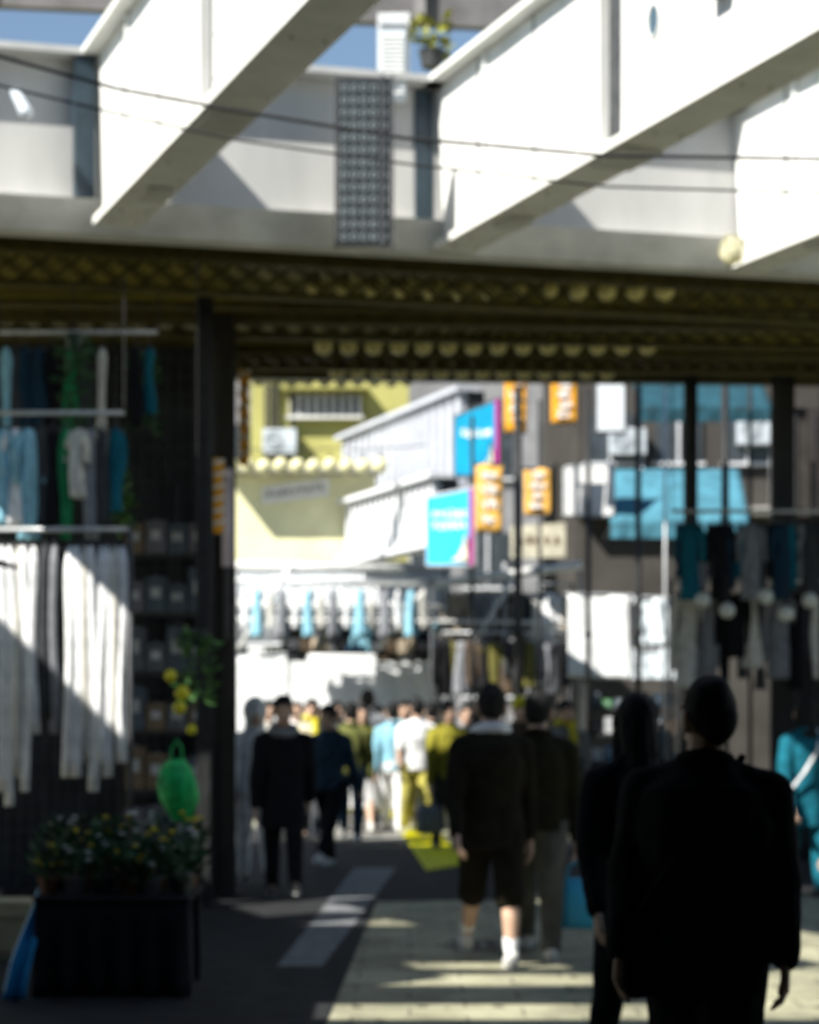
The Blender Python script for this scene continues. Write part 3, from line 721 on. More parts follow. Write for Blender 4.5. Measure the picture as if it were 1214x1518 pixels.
def rail(label, px0, px1, py, Y, posts=True):
    a, b = P(px0, py, Y), P(px1, py, Y); root = empty('clothes_rail', ((a.x + b.x) / 2, Y, 0), label, 'clothes rail'); W = (b.x - a.x) / 2
    m = MB(); m.tube([(-W, 0, a.z), (W, 0, b.z)], .018, 8); m.build('bar', galv, root, smooth=True)
    if posts:
        m = MB()
        for s in (-1, 1): m.tube([(s * W, .0, 0), (s * W, 0, a.z + .02)], .02, 8)
        m.build('post', dark_steel, root, smooth=True)
    else:
        m = MB()
        for s in (-1, 1): m.tube([(s * W, .0, a.z), (s * W, 0, 4.72)], .006, 5)
        m.build('suspension_wire', cable_m, root)
def row(spec, py, Y, where, group, posts=True, name=None):
    rail('steel clothes rail ' + where, spec[0][0] - 12, spec[-1][0] + 12, py, Y, posts)
    for i, (px, kind, mat, h, wd) in enumerate(spec):
        p = P(px, py, Y); p.z -= .115
        garment(kind, mat, p, '%s %s, %s from left on the rail %s' % (CN[mat.name], kind, ORD[i], where), group, h, wd, random.uniform(-.5, .5), i)
# left shop: white garments in the sun
row([(4, 'scarf', c_white, 1.7, .15), (15, 'scarf', c_white, 1.8, .14), (26, 'scarf', c_ivory, 1.6, .13), (37, 'scarf', c_white, 1.7, .14), (48, 'scarf', c_white, 1.3, .13), (66, 'scarf', c_dgrey, 1.2, .13), (80, 'scarf', c_grey, 1.3, .12), (104, 'scarf', c_white, 1.6, .14), (115, 'scarf', c_white, 1.6, .14), (126, 'scarf', c_ivory, 1.5, .13),
     (137, 'scarf', c_white, 1.7, .15), (149, 'scarf', c_white, 1.5, .14), (160, 'scarf', c_white, 1.6, .14), (171, 'scarf', c_ivory, 1.3, .13), (181, 'scarf', c_white, 1.5, .12)], 785, 14.0, 'fronting the left shop', 'long scarves on the front rail of the left shop')
row([(6, 'shirt', c_pblue, .7, .16), (24, 'shirt', c_white, .7, .15), (42, 'shirt', c_pblue, .8, .16), (62, 'scarf', c_dgrey, .7, .2), (80, 'scarf', c_black, .7, .2), (98, 'scarf', c_green, .8, .18), (117, 'shirt', c_ivory, .5, .13), (136, 'scarf', c_grey, .8, .16), (152, 'scarf', c_dgrey, .7, .18), (172, 'scarf', c_teal, .6, .2)], 612, 14.6, 'above the long scarves', 'garments on the high rail of the left shop', posts=False)
row([(10, 'scarf', c_pblue, .6, .16), (24, 'scarf', c_dgrey, .6, .16), (38, 'scarf', c_navy, .6, .2), (58, 'scarf', c_navy, .6, .2), (76, 'scarf', c_black, .6, .2), (106, 'scarf', c_green, .7, .18), (128, 'scarf', c_dgrey, .7, .18), (151, 'scarf', c_ivory, .8, .12), (200, 'scarf', c_black, .6, .2), (222, 'scarf', c_teal, .5, .14)], 492, 15.2, 'highest at far left', 'scarves hanging under the viaduct at left', posts=False)
# centre, from the gantry
sp = []
for i, px in enumerate(range(440, 665, 17)):
    sp.append((px, ('jacket', 'shirt', 'dress')[i % 3], (c_dgrey, c_navy, c_grey, c_brown, c_pblue, c_black, c_tan)[(i * 3) % 7], random.choice((.6, .5)), .3))
row(sp[:14], 901, 27.0, 'under the white gantry', 'garments under the white gantry')
sp = []
for i in range(16):
    sp.append((664 + i * 11.5, ('scarf', 'jacket', 'scarf', 'dress')[i % 4], (c_brown, c_black, c_white, c_dgrey, c_grey, c_tan, c_ivory)[(i * 5) % 7], random.choice((.6, .8, .9)), (.14, .26, .12, .18)[i % 4]))
row(sp, 866, 26.7, 'beside the white tarpaulin', 'garments left of the white tarpaulin')
sp = []
for i in range(16):
    sp.append((660 + i * 11.5, ('jacket', 'scarf', 'dress')[i % 3], (c_black, c_grey, c_dgrey, c_olive, c_brown)[(i * 3) % 5], (.7, .6)[i % 2], (.24, .14, .2)[i % 3]))
row(sp, 938, 26.3, 'behind the walking pair', 'dark garments behind the walking figures')
sp = []
for i in range(15):
    sp.append((362 + i * 19, ('scarf', 'dress')[i % 2], (c_white, c_grey, c_ivory, c_pblue)[(i * 3) % 4], (.5, .6)[i % 2], .14))
row(sp, 862, 26.2, 'near the gantry brace', 'pale scarves on the gantry')
# right side in shade
row([(1006 + i * 13.5, ('scarf', 'jacket', 'scarf', 'dress', 'scarf')[i % 5], (c_dgrey, c_black, c_grey, c_ivory, c_black, c_grey, c_dgrey)[(i * 3) % 7], (.7, .9, .6, .8)[i % 4], (.14, .24, .12, .16, .15)[i % 5]) for i in range(16)], 862, 19.0, 'low in the right shop', 'garments on the lower right rail')
row([(1008 + i * 15, ('scarf', 'shirt', 'scarf')[i % 3], (c_navy, c_dgrey, c_teal, c_black, c_grey)[(i * 2) % 5], (.5, .6, .7)[(i * 2) % 3], (.13, .2, .16)[i % 3]) for i in range(14)], 758, 18.6, 'high in the right shop', 'garments on the upper right rail', posts=False)

# ---------------------------------------------------------------- left shop structure
def column(px0, px1, Y, label, mat, top=4.95, bolts=True, flange=True):
    x0, x1 = XP(px0, Y), XP(px1, Y); W = x1 - x0
    root = empty('column', ((x0 + x1) / 2, Y, 0), label, 'column')
    m = MB(); m.box((0, 0, top / 2), (W, .03, top)); m.box((0, .115, top / 2), (.02, .2, top)); m.box((0, .23, top / 2), (W, .03, top)); m.build('shaft', mat, root, bevel=.004)
    m = MB(); m.box((0, .11, .012), (W * 1.6, .4, .02)); m.build('base_plate', mat, root)
    m = MB()
    for i in range(22): m.ball((-W * .36, -.016, .3 + i * .2), .011, 6, 4); m.ball((W * .36, -.016, .3 + i * .2), .011, 6, 4)
    m.build('rivets', mat, root)
column(314, 346, 17.2, 'dark steel column with rivets beside the orange hanging', M('brown black column paint', (.022, .02, .016), .7, .3, 5))
column(291, 312, 16.2, 'black steel column just left of the riveted one', black_steel)
column(1150, 1178, 19.6, 'dark column at the right shop front', black_steel)
column(1018, 1034, 20.2, 'slim dark column left of the right shop', black_steel)
lw = empty('shop_wall', (XP(150, 17.9), 17.9, 0), 'dark back wall of the left shop under the viaduct', 'wall')
m = MB(); m.box((-.35, .1, 2.4), (2.6, .12, 4.8)); m.build('panel', M('blue black shop wall', (.03, .034, .04), .8, .35, 3, .1), lw)
m = MB()
for i in range(24): m.box((-1.6 + i * .11, .03, 2.4), (.012, .02, 4.7))
for j in range(30): m.box((-.35, .016, .2 + j * .155), (2.6, .01, .01))
m.build('mesh_grid', M('grid wire', (.05, .06, .07), .4, .2), lw)
rw = empty('shop_wall', (XP(1180, 21.5), 21.5, 0), 'dark back wall of the right shop beneath the deck', 'wall')
m = MB(); m.box((.95, .1, 2.4), (2.4, .12, 4.8)); m.build('panel', M('brown black shop wall', (.04, .036, .033), .8, .35, 3, .1), rw)
m = MB()
for i in range(12): m.box((-.2 + i * .2, .03, 2.4), (.02, .02, 4.7))
m.build('batten', dark_steel, rw)
# shelves with boxes behind
sh = empty('shelf_unit', (XP(248, 17.2), 17.2, 0), 'tall dark shelf unit behind the white garments', 'shelf')
m = MB()
for z in (.4, .9, 1.4, 1.9, 2.4, 2.9): m.box((0, .12, z), (.76, .32, .03))
m.build('shelf', dark_steel, sh)
m = MB()
for x in (-.39, .39): m.box((x, .12, 1.65), (.04, .36, 3.3))
m.build('upright', black_steel, sh)
bxm = [M('grey carton', (.10, .11, .125), .8, .2, 6), M('blue grey carton', (.075, .1, .13), .8, .2, 6), M('lilac grey carton', (.14, .135, .16), .8, .2, 6), M('brown carton', (.16, .12, .08), .8, .2, 6)]
rr = random.Random(5)
pos_w = ['at the left end', 'second from the left', 'third from the left', 'at the right end']
tier_w = ['lowest', 'second', 'third', 'fourth', 'fifth', 'top']
def boxobj(loc, size, mat, label, group, name='carton', lid=True):
    root = empty(name, loc, label, 'box', group)
    m = MB(); m.box((0, 0, size[2] / 2), size); m.build('carton_body', mat, root, bevel=.006)
    m = MB(); m.box((0, 0, size[2] + .003), (size[0] * .14, size[1] * 1.002, .004)); m.box((0, -size[1] / 2 - .002, size[2] * .55), (size[0] * .5, .003, size[2] * .3)); m.build('tape_and_label', M('pale paper label', (.4, .42, .43), .7, .1), root)
    return root
for j, z in enumerate((.4, .9, 1.4, 1.9, 2.4, 2.9)):
    for i in range(4):
        k = rr.randrange(4); hgt = rr.uniform(.2, .38)
        boxobj(Vector((sh.location.x - .27 + i * .18, 17.25, z + .016)), (.165, .24, hgt), bxm[k], '%s %s on the %s shelf of the dark shelf unit' % (bxm[k].name, pos_w[i], tier_w[j]), 'cartons on the dark shelf unit')
# counter with plants
ct = empty('counter', (XP(176, 11.4), 11.4, 0), 'low counter under black cloth in front of the left shop', 'counter')
m = MB(); m.sheet((-.44, -.3, .01), (.44, -.3, .01), (.42, -.28, .53), (-.42, -.28, .53), 40, 6, .012, lambda u, v: .03 * math.sin(u * 36) * (1 - v)); m.build('skirt', wood_dark, ct, smooth=True)
m = MB(); m.box((0, .12, .545), (.86, .84, .03)); m.build('top', wood_dark, ct, bevel=.01)
m = MB()
for x in (-.39, .39):
    for y in (-.2, .48): m.box((x, y, .26), (.04, .04, .52))
m.build('leg', black_steel, ct)
pot_m = [M('terracotta pot', (.2, .09, .05), .8, .2), M('dark glazed pot', (.03, .05, .05), .3, .2), M('grey pot', (.18, .18, .17), .7, .2)]
fl_y = M('yellow petals', (.75, .6, .03), .6, .2); fl_w = M('white petals', (.7, .72, .7), .6, .1)
plw = ['yellow flowered', 'white flowered', 'plain leafy']
rr = random.Random(8)
for j in range(3):
    for i in range(6):
        k = (i + j * 2) % 3
        loc = Vector((ct.location.x - .36 + i * .144 + rr.uniform(-.02, .02), 11.28 + j * .26, .561))
        root = empty('potted_plant', loc, '%s potted plant, %s from the left in the %s row on the counter' % (plw[k], ORD[i], ('front', 'middle', 'back')[j]), 'plant', 'potted plants on the black counter')
        m = MB(); m.rings([((0, 0, 0), .045, .045), ((0, 0, .08), .062, .062), ((0, 0, .085), .066, .066), ((0, 0, .1), .066, .066)], 14); m.build('pot', pot_m[(i * 2 + j) % 3], root, smooth=False)
        m = MB(); leafy(m, 55, .085, .16 + .07 * j, .09, .075, i * 7 + j); m.build('foliage', [leafA, leafB], root)
        if k < 2:
            m = MB()
            for q in range(7):
                a = rr.uniform(0, 6.28); m.ball((.07 * math.cos(a), .07 * math.sin(a), .2 + .08 * j + rr.uniform(-.04, .07)), .018, 8, 5, (1, 1, .6))
            m.build('flowers', fl_y if k == 0 else fl_w, root, smooth=True)
# green plants near column, hanging bag, yellow balls
gb = empty('green_bag', P(262, 1126, 13.4), 'bright green plastic bag hanging above the counter plants', 'bag')
m = MB()
ph = 1.1
m.rings([((.03, 0, -.43), .03, .02), ((.03, 0, -.38), .075, .05), ((.015, 0, -.26), .125, .085), ((0, 0, -.15), .13, .09), ((0, 0, -.06), .1, .06), ((0, 0, 0), .05, .03)], 28, True, lambda i, t: 1 + .07 * math.sin(5 * t + i) + .05 * math.sin(9 * t - i * 2))
m.build('bag_body', M('bright green plastic', (.01, .5, .12), .35, .35, 14, .5), gb, smooth=True)
m = MB()
for s in (-1, 1): m.tube([(s * .04, 0, -.02), (s * .035, 0, .07), (0, 0, .13)], .008, 6)
m.build('handle', M('bright green plastic', (.01, .5, .12)), gb)
m = MB(); m.tube([(0, 0, .13), (0, 0, 1.8)], .004, 5); m.build('cord', cable_m, gb)
yellow = M('yellow plastic ball', (.70, .62, .02), .35, .12)
for i, (px, py, r_) in enumerate(((253, 1002, .042), (270, 1028, .05), (266, 1050, .045), (284, 1082, .035))):
    root = empty('yellow_ball', P(px, py, 13.6), ('smallest top yellow ball', 'large yellow ball second from top', 'yellow ball third from top', 'lowest small yellow ball')[i] + ' on the string over the green bag', 'ball', 'yellow balls strung by the column')
    m = MB(); m.ball((0, 0, 0), r_, 16, 10); m.build('ball_body', yellow, root, smooth=True)
    m = MB(); m.tube([(0, 0, r_), (0, 0, r_ + .9 - i * .1)], .003, 5); m.build('string', cable_m, root)
for i, (px, py, Y, n, h) in enumerate(((292, 1045, 14.2, 120, .5), (170, 790, 14.9, 160, .45), (210, 640, 15.6, 140, .6), (110, 640, 14.9, 120, .7))):
    root = empty('hanging_plant', P(px, py, Y) + Vector((0, 0, h)), ('hanging green plant beside the yellow balls', 'hanging green plant above the white dresses', 'hanging green plant high left of the dark columns', 'hanging green plant between the high scarves')[i], 'plant', 'green plants hanging at the left shop')
    m = MB(); leafy(m, n, .1, h, -h, .09, 30 + i); m.build('foliage', [leafB if i < 2 else leafA, leafA], root)
    m = MB(); m.rings([((0, 0, -.1), .05, .05), ((0, 0, .02), .08, .08)], 12); m.build('pot', pot_m[1], root)
    m = MB(); m.tube([(0, 0, .02), (0, 0, max(.3, 4.75 - root.location.z))], .004, 5); m.build('cord', cable_m, root)
# blue sheet, and cream box for sunlit ground, at the lower left corner
cb = empty('sun_patch_box', (XP(14, 12.9), 12.9, 0), 'cream box in place of sunlit ground behind blue sheet, lower left', 'sun_patch')
m = MB(); m.box((0, 0, .19), (.5, .3, .38)); m.build('sun_patch_body', M('cream crate paint', (.42, .40, .26), .7, .15, 6), cb, bevel=.01)
m = MB(); m.box((0, -.155, .3), (.5, .02, .03)); m.box((0, -.155, .08), (.5, .02, .03)); m.build('rib', M('cream crate rib', (.45, .43, .3), .7, .1), cb)
bs = empty('blue_sheet', (XP(48, 11.2), 11.2, 0), 'bright blue plastic sheet hanging beside the counter at lower left', 'sheet')
m = MB(); m.sheet((-.13, -.2, .01), (.0, -.2, .01), (.1, .1, .64), (.0, .1, .6), 10, 14, .006, lambda u, v: .05 * math.sin(v * 5) + .02 * math.sin(u * 9)); m.build('sheet', M('bright blue plastic', (.01, .3, .62), .35, .15, 5), bs, smooth=True)
# right market stall
ms = empty('market_stall', (XP(940, 24.4), 24.4, 0), 'dark market stall of small goods under the white tarpaulin', 'stall')
m = MB(); m.box((0, 0, .95), (1.1, .5, .04)); m.box((0, .2, 1.28), (1.1, .3, .03)); m.box((0, .3, 1.6), (1.1, .3, .03)); m.build('shelf', dark_steel, ms)
m = MB()
for x in (-.56, .56): m.box((x, .2, .95), (.04, .5, 1.9))
m.build('upright', black_steel, ms)
m = MB(); m.sheet((-.55, -.26, .02), (.55, -.26, .02), (.55, -.26, .93), (-.55, -.26, .93), 20, 4, .01, lambda u, v: .012 * math.sin(u * 40)); m.build('skirt', c_dgrey, ms)
gm = [M('goods slate', (.1, .13, .16), .5, .2), M('goods white', (.5, .52, .53), .5, .1), M('goods green', (.06, .25, .08), .5, .1), M('goods blue', (.05, .2, .35), .5, .1), M('goods brown', (.14, .1, .07), .6, .2)]
gn = ['slate', 'white', 'green', 'blue', 'brown']
rr = random.Random(21)
for j, (z, y) in enumerate(((.972, -.1), (1.297, .16), (1.617, .26))):
    for i in range(7):
        k = rr.randrange(5)
        boxobj(Vector((ms.location.x - .45 + i * .15, 24.4 + y, z)), (.11, .1, rr.uniform(.08, .22)), gm[k], '%s packet %s from the left on the %s tier of the dark stall' % (gn[k], ORD[i], ('front', 'middle', 'rear')[j]), 'packets on the dark stall', 'packet')
# thin poles
def pole(px, Y, top, r, label, mat=black_steel):
    root = empty('pole', (XP(px, Y), Y, 0), label, 'pole', 'thin poles in the street'); m = MB(); m.tube([(0, 0, 0), (0, 0, top)], r, 8); m.build('shaft', mat, root, smooth=True)
    m = MB(); m.tube([(0, 0, .0), (0, 0, .06)], r * 1.9, 8); m.tube([(0, 0, 2.4), (0, 0, 2.46)], r * 1.5, 8); m.build('collar', mat, root)
for px, Y, r, lb in ((768, 22.6, .045, 'thick dark pole between the orange banners'), (800, 23.6, .02, 'slim dark pole right of the thick one between banners'), (872, 22.8, .03, 'dark pole at the left edge of the square white tarpaulin'),
                     (946, 22.2, .035, 'dark pole dividing the white and pale blue tarpaulins'), (986, 22.0, .016, 'slim pale pole in front of the light blue awning'), (1075, 21.2, .04, 'dark pole left of the right shop wall'), (700, 24.9, .025, 'dark pole at the right end of the cyan sign'), (1112, 20.9, .02, 'slim dark pole close to the right shop wall')):
    pole(px, Y, 5.2, r, lb, galv if 'pale pole' in lb else black_steel)
# paler globes at right shop
for i, (px, py) in enumerate(((1042, 890), (1078, 905), (1135, 885), (1165, 910), (1200, 890), (1052, 1040))):
    globe('pale globe lamp %s from the left before the right shop garments' % ORD[i], 'pale globe lamps at the right shop', P(px, py, 18.2), .07, M('pale frosted globe', (.55, .57, .53), .3, .08), .25)

# ---------------------------------------------------------------- people
SKIN = [M('light skin', (.55, .36, .26), .55, .08, 8), M('tan skin', (.42, .26, .18), .55, .08, 8)]
HAIR = M('black hair', (.008, .008, .008), .8, .3, 30, .3, stretch=(1, 1, .3)); HAIRB = M('brown hair', (.05, .03, .018), .5, .3, 30, .3, stretch=(1, 1, .3))
def rot_x(v, a):   # swing in the walking plane, +a forward (towards -y)
    return Vector((v.x, v.y * math.cos(a) + v.z * math.sin(a) , v.z * math.cos(a) - v.y * math.sin(a)))
def person(label, x, y, face=0, H=1.7, swing=.35, armsw=None, top='jacket', tm=None, bottom='trousers', bm_=None, shoe=None, hair=HAIR, hairlen=0, skin=0,
           coat=0.0, hood=None, cap=None, bend=(None, None), group=None, lean=0, near=False, bulk=1.0, headturn=0, scarf=None, bag=None, cuff=None, sit=0):
    """face: 0 looks at the viewer (-y); pi looks away"""
    tm = tm or c_dgrey; bm_ = bm_ or c_black; shoe = shoe or M('dark shoe', (.03, .03, .03), .5, .2)
    root = empty('person', (x, y, 0), label, 'person', group, face)
    h = H; V = Vector
    hipz = .515 * h
    sw = (swing, -swing)
    J = {}
    low = 0
    for i, s in enumerate((-1, 1)):
        hip = V((s * .052 * h, 0, hipz)); a = sw[i]
        kb = .12 + (.55 * abs(a) if a < 0 else .05)
        kn = hip + rot_x(V((0, 0, -.243 * h)), -a)*1.0
        an = kn + rot_x(V((0, 0, -.235 * h)), -a + kb)
        J[i] = [hip, kn, an]; low = min(low, an.z - .04 * h) if i else an.z - .04 * h
    dz = -low     # plant the lower foot
    for i in (0, 1): J[i] = [p + V((0, 0, dz)) for p in J[i]]
    hc = V((0, 0, hipz + dz))
    def up(p): q = V(p) * h; q = V((q.x, q.y - (q.z) * math.sin(lean), q.z * math.cos(lean))); return hc + q
    pel, waist, chest, neck, head = up((0, 0, .0)), up((0, 0, .1)), up((0, .005, .235)), up((0, .005, .33)), up((0, -.016, .408))
    AR = {}
    asw = armsw if armsw is not None else (-swing * .8, swing * .8)
    for i, s in enumerate((-1, 1)):
        sh_ = up((s * .106 * bulk ** .5, .005, .262)); a = asw[i]; b = bend[i] if bend[i] is not None else .35
        el = sh_ + rot_x(V((s * .028 * h, 0, -.178 * h)), -a)
        wr = el + rot_x(V((s * .004 * h, 0, -.15 * h)), -(a + b))
        hd = (wr - el).normalized()
        AR[i] = [sh_, el, wr, hd]
    vox = .0075 if near else .012
    rt = Matrix.Rotation(headturn, 3, 'Z')
    def hp(p): return head + rt @ (V(p) * h)
    # --- body: one continuous skin surface
    m = MB()
    m.rings([(pel + V((0, 0, -.05 * h)), .075 * h, .055 * h), (pel + V((0, 0, .02 * h)), .088 * h, .062 * h), (waist, .072 * h, .052 * h), (chest, .095 * h, .062 * h), (up((0, .005, .29)), .09 * h, .05 * h), (up((0, .005, .315)), .04 * h, .036 * h)], 16)
    m.cap(up((0, .008, .29)), head + V((0, .01 * h, -.03 * h)), .04 * h, .036 * h)
    m.ball(hp((0, .008, .012)), .056 * h, 16, 12, (.82, 1.0, 1.05)); m.ball(hp((0, -.012, -.022)), .042 * h, 14, 10, (.85, .95, 1.15)); m.ball(hp((0, -.034, -.052)), .017 * h, 10, 8)
    m.cap(hp((0, -.050, .010)), hp((0, -.062, -.014)), .006 * h, .0095 * h); m.cap(hp((-.018, -.044, -.040)), hp((.018, -.044, -.040)), .0065 * h, .0065 * h)
    m.cap(hp((-.028, -.042, .02)), hp((.028, -.042, .02)), .007 * h, .007 * h)
    for s in (-1, 1): m.ball(hp((s * .053, .008, -.008)), .02 * h, 8, 8, (.45, .75, 1.25))
    for i, s in enumerate((-1, 1)):
        sh_, el, wr, hd = AR[i]
        m.cap(sh_, el, .029 * h, .023 * h); m.cap(el, wr, .023 * h, .0155 * h)
        side = V((0, -1, 0)); side = (side - hd * side.dot(hd)).normalized(); pn = hd.cross(side).normalized()
        if pn.x * s > 0: pn = -pn      # palm faces the body
        pc = wr + hd * .045 * h
        for q in (-1.5, -.5, .5, 1.5): m.cap(wr + side * q * .006 * h, wr + hd * .052 * h + side * q * .0105 * h, .0105 * h, .0085 * h, 8)
        for q, L in ((-1.5, .036), (-.5, .044), (.5, .047), (1.5, .042)):
            k0 = wr + hd * .054 * h + side * q * .0122 * h; k1 = k0 + (hd * .9 + pn * .35).normalized() * L * .52 * h; k2 = k1 + (hd * .6 + pn * .8).normalized() * L * .5 * h
            m.cap(k0, k1, .0058 * h, .0052 * h, 7); m.cap(k1, k2, .0052 * h, .0044 * h, 7)
        t0 = wr + hd * .016 * h + side * .014 * h; t1 = t0 + (hd * .7 + side * .7 + pn * .3).normalized() * .028 * h; t2 = t1 + (hd * .9 + side * .2 + pn * .3).normalized() * .022 * h
        m.cap(t0, t1, .0085 * h, .0065 * h, 8); m.cap(t1, t2, .0065 * h, .005 * h, 8)
        hip, kn, an = J[i]
        m.cap(hip, kn, .05 * h, .032 * h); m.cap(kn, kn.lerp(an, .4) + V((0, .008 * h, 0)), .031 * h, .033 * h); m.cap(kn.lerp(an, .4) + V((0, .008 * h, 0)), an, .033 * h, .02 * h)
        m.cap(an, an + V((0, -.07 * h, -.022 * h)), .02 * h, .015 * h)
    ob = m.build('body', [SKIN[skin], M('dark eye', (.02, .015, .012), .25, .1), M('lip', (.38, .16, .13), .5, .1)], root, remesh=vox)
    for p in ob.data.polygons:
        c = p.center
        for s in (-1, 1):
            if (c - hp((s * .021, -.048, .006))).length < .0085 * h: p.material_index = 1
        d = rt.inverted() @ (c - hp((0, -.05, -.040)))
        if abs(d.x) < .018 * h and abs(d.z) < .0055 * h and d.y < .006 * h: p.material_index = 2
    # --- hair
    m = MB()
    m.ball(hp((0, .014, .024)), .061 * h, 16, 12, (.86, 1.0, 1.0)); m.ball(hp((0, .03, -.002)), .053 * h, 14, 10, (.86, .75, 1.0))
    if hairlen:
        m.cap(hp((0, .03, 0)), hp((0, .045, -.07 - hairlen)), .05 * h, .045 * h)
        for s in (-1, 1): m.cap(hp((s * .04, .008, .01)), hp((s * .045, .012, -.05 - hairlen)), .022 * h, .02 * h)
    if not cap: m.build('hair', hair, root, remesh=vox, wrinkle=.011)
    else:
        m.build('hair', hair, root, remesh=vox, wrinkle=.003)
        m = MB(); m.ball(hp((0, .01, .034)), .066 * h, 18, 10, (.88, 1.0, .82)); m.cap(hp((-.02, -.055, .03)), hp((.02, -.055, .03)), .022 * h, .022 * h); m.build('cap', cap, root, remesh=.012)
    # --- top
    k = bulk; m = MB(); thick = {'tshirt': .006, 'shirt': .008, 'jacket': .012, 'coat': .015}[top]
    zb = -.03 - coat
    flare = 1 + .9 * coat
    secs = [(up((0, 0, zb)), (.092 + thick) * h * flare * k, (.068 + thick) * h * flare * k), (up((0, 0, zb * .4)), (.09 + thick) * h * (1 + .4 * coat) * k, (.066 + thick) * h * k), (up((0, 0, .09)), (.08 + thick) * h * k, (.058 + thick) * h * k),
            (up((0, .005, .2)), (.096 + thick) * h * k, (.066 + thick) * h * k), (up((0, .006, .27)), (.088 + thick * .7) * h * k, (.058 + thick) * h * k), (up((0, .006, .312)), (.056) * h * k, (.045 + thick * .5) * h), (up((0, .006, .335)), .037 * h + thick * h * .4, .036 * h + thick * h * .3)]
    m.rings(secs, 20)
    for i in (0, 1):
        sh_, el, wr, hd = AR[i]; r0 = (.034 + thick * .75) * h
        m.cap(sh_, el if top != 'tshirt' else sh_.lerp(el, .75), r0, (.028 + thick * .7) * h)
        m.cap(up((0, .008, .31)), sh_ + V((0, 0, .004 * h)), .036 * h, r0 * .9)
        if top != 'tshirt': m.cap(el, el.lerp(wr, .93), (.027 + thick * .7) * h, (.021 + thick * .5) * h)
    m.build(top if top != 'tshirt' else 'shirt', tm, root, remesh=max(vox, .010), wrinkle=.009 if top in ('jacket', 'coat') else .006)
    if top in ('jacket', 'coat', 'shirt') and hood is None:
        m = MB(); m.tube([up((math.cos(a) * .046, .008 + math.sin(a) * .046, .325 + .012 * math.sin(a))) for a in [2 * math.pi * q / 16 for q in range(17)]], .014 * h, 8, cap=False); m.build('collar_band', tm, root, remesh=.010, wrinkle=.003)
    if hood is not None:
        m = MB()
        if hood == 'up':
            m.ball(hp((0, .018, .018)), .076 * h, 16, 12, (.9, .95, 1.08)); m.cap(hp((0, .03, -.05)), up((0, .02, .28)), .06 * h, .06 * h)
            m.build('hood', tm, root, remesh=.012, wrinkle=.006)
        else:
            m.tube([hp((math.cos(a) * .055, .0 + math.sin(a) * .05, -.075 - .03 * (1 - math.sin(a)) * .5)) for a in [2 * math.pi * q / 16 for q in range(17)]], .024 * h, 10, cap=False)
            m.build('hood', hood, root, remesh=.010, wrinkle=.004)
    if scarf:
        m = MB(); m.tube([up((math.cos(a) * .05, .004 + math.sin(a) * .05, .345 + .01 * math.sin(2 * a))) for a in [2 * math.pi * q / 16 for q in range(17)]], .024 * h, 10, cap=False); m.cap(up((.03, -.06, .33)), up((.035, -.085, .2)), .022 * h, .026 * h)
        m.build('scarf', scarf, root, remesh=.012, wrinkle=.006)
    # --- bottom
    m = MB()
    m.rings([(pel + V((0, 0, -.055 * h)), .09 * h, .07 * h), (pel + V((0, 0, .01 * h)), .096 * h, .072 * h), (pel + V((0, 0, .07 * h)), .084 * h, .062 * h)], 18)
    if bottom == 'skirt':
        mk = (J[0][1] + J[1][1]) / 2
        m.rings([(mk + V((0, 0, -.08 * h)), .15 * h, .13 * h), (mk + V((0, 0, .04 * h)), .13 * h, .11 * h), (pel + V((0, 0, -.02 * h)), .095 * h, .07 * h)], 22)
    else:
        for i in (0, 1):
            hip, kn, an = J[i]
            m.cap(hip + V((0, 0, -.01 * h)), kn, .06 * h * k, .045 * h * k)
            if bottom == 'trousers': m.cap(kn, an.lerp(kn, .06), .044 * h * k, .035 * h * k)
            else: m.cap(kn, kn.lerp(an, .12), .047 * h * k, .047 * h * k)
    m.build(bottom, bm_, root, remesh=max(vox, .010), wrinkle=.007)
    # --- shoes
    for i in (0, 1):
        an = J[i][2]; m = MB(); f = an + V((0, 0, -.018 * h))
        m.cap(f + V((0, .012 * h, .002 * h)), f + V((0, -.06 * h, -.004 * h)), .026 * h, .021 * h); m.cap(f + V((0, .014 * h, .018 * h)), f + V((0, -.005 * h, .02 * h)), .026 * h, .024 * h); m.cap(f + V((0, -.06 * h, -.004 * h)), f + V((0, -.088 * h, -.008 * h)), .021 * h, .014 * h)
        so = m.build('shoe', shoe, root, remesh=.009)
        m = MB(); zt = f.z - .022 * h + .004
        for (yy, rx) in (): pass
        m.rings([(f + V((0, -.03 * h, -.026 * h)), .025 * h, .066 * h), (f + V((0, -.03 * h, -.016 * h)), .025 * h, .066 * h)], 18); m.build('sole', M('pale rubber sole', (.5, .5, .47), .7, .1), so)
        if cuff:
            m = MB(); m.cap(an + V((0, 0, .02 * h)), an.lerp(J[i][1], .25), .026 * h, .03 * h); m.build('sock', cuff, root, remesh=.01)
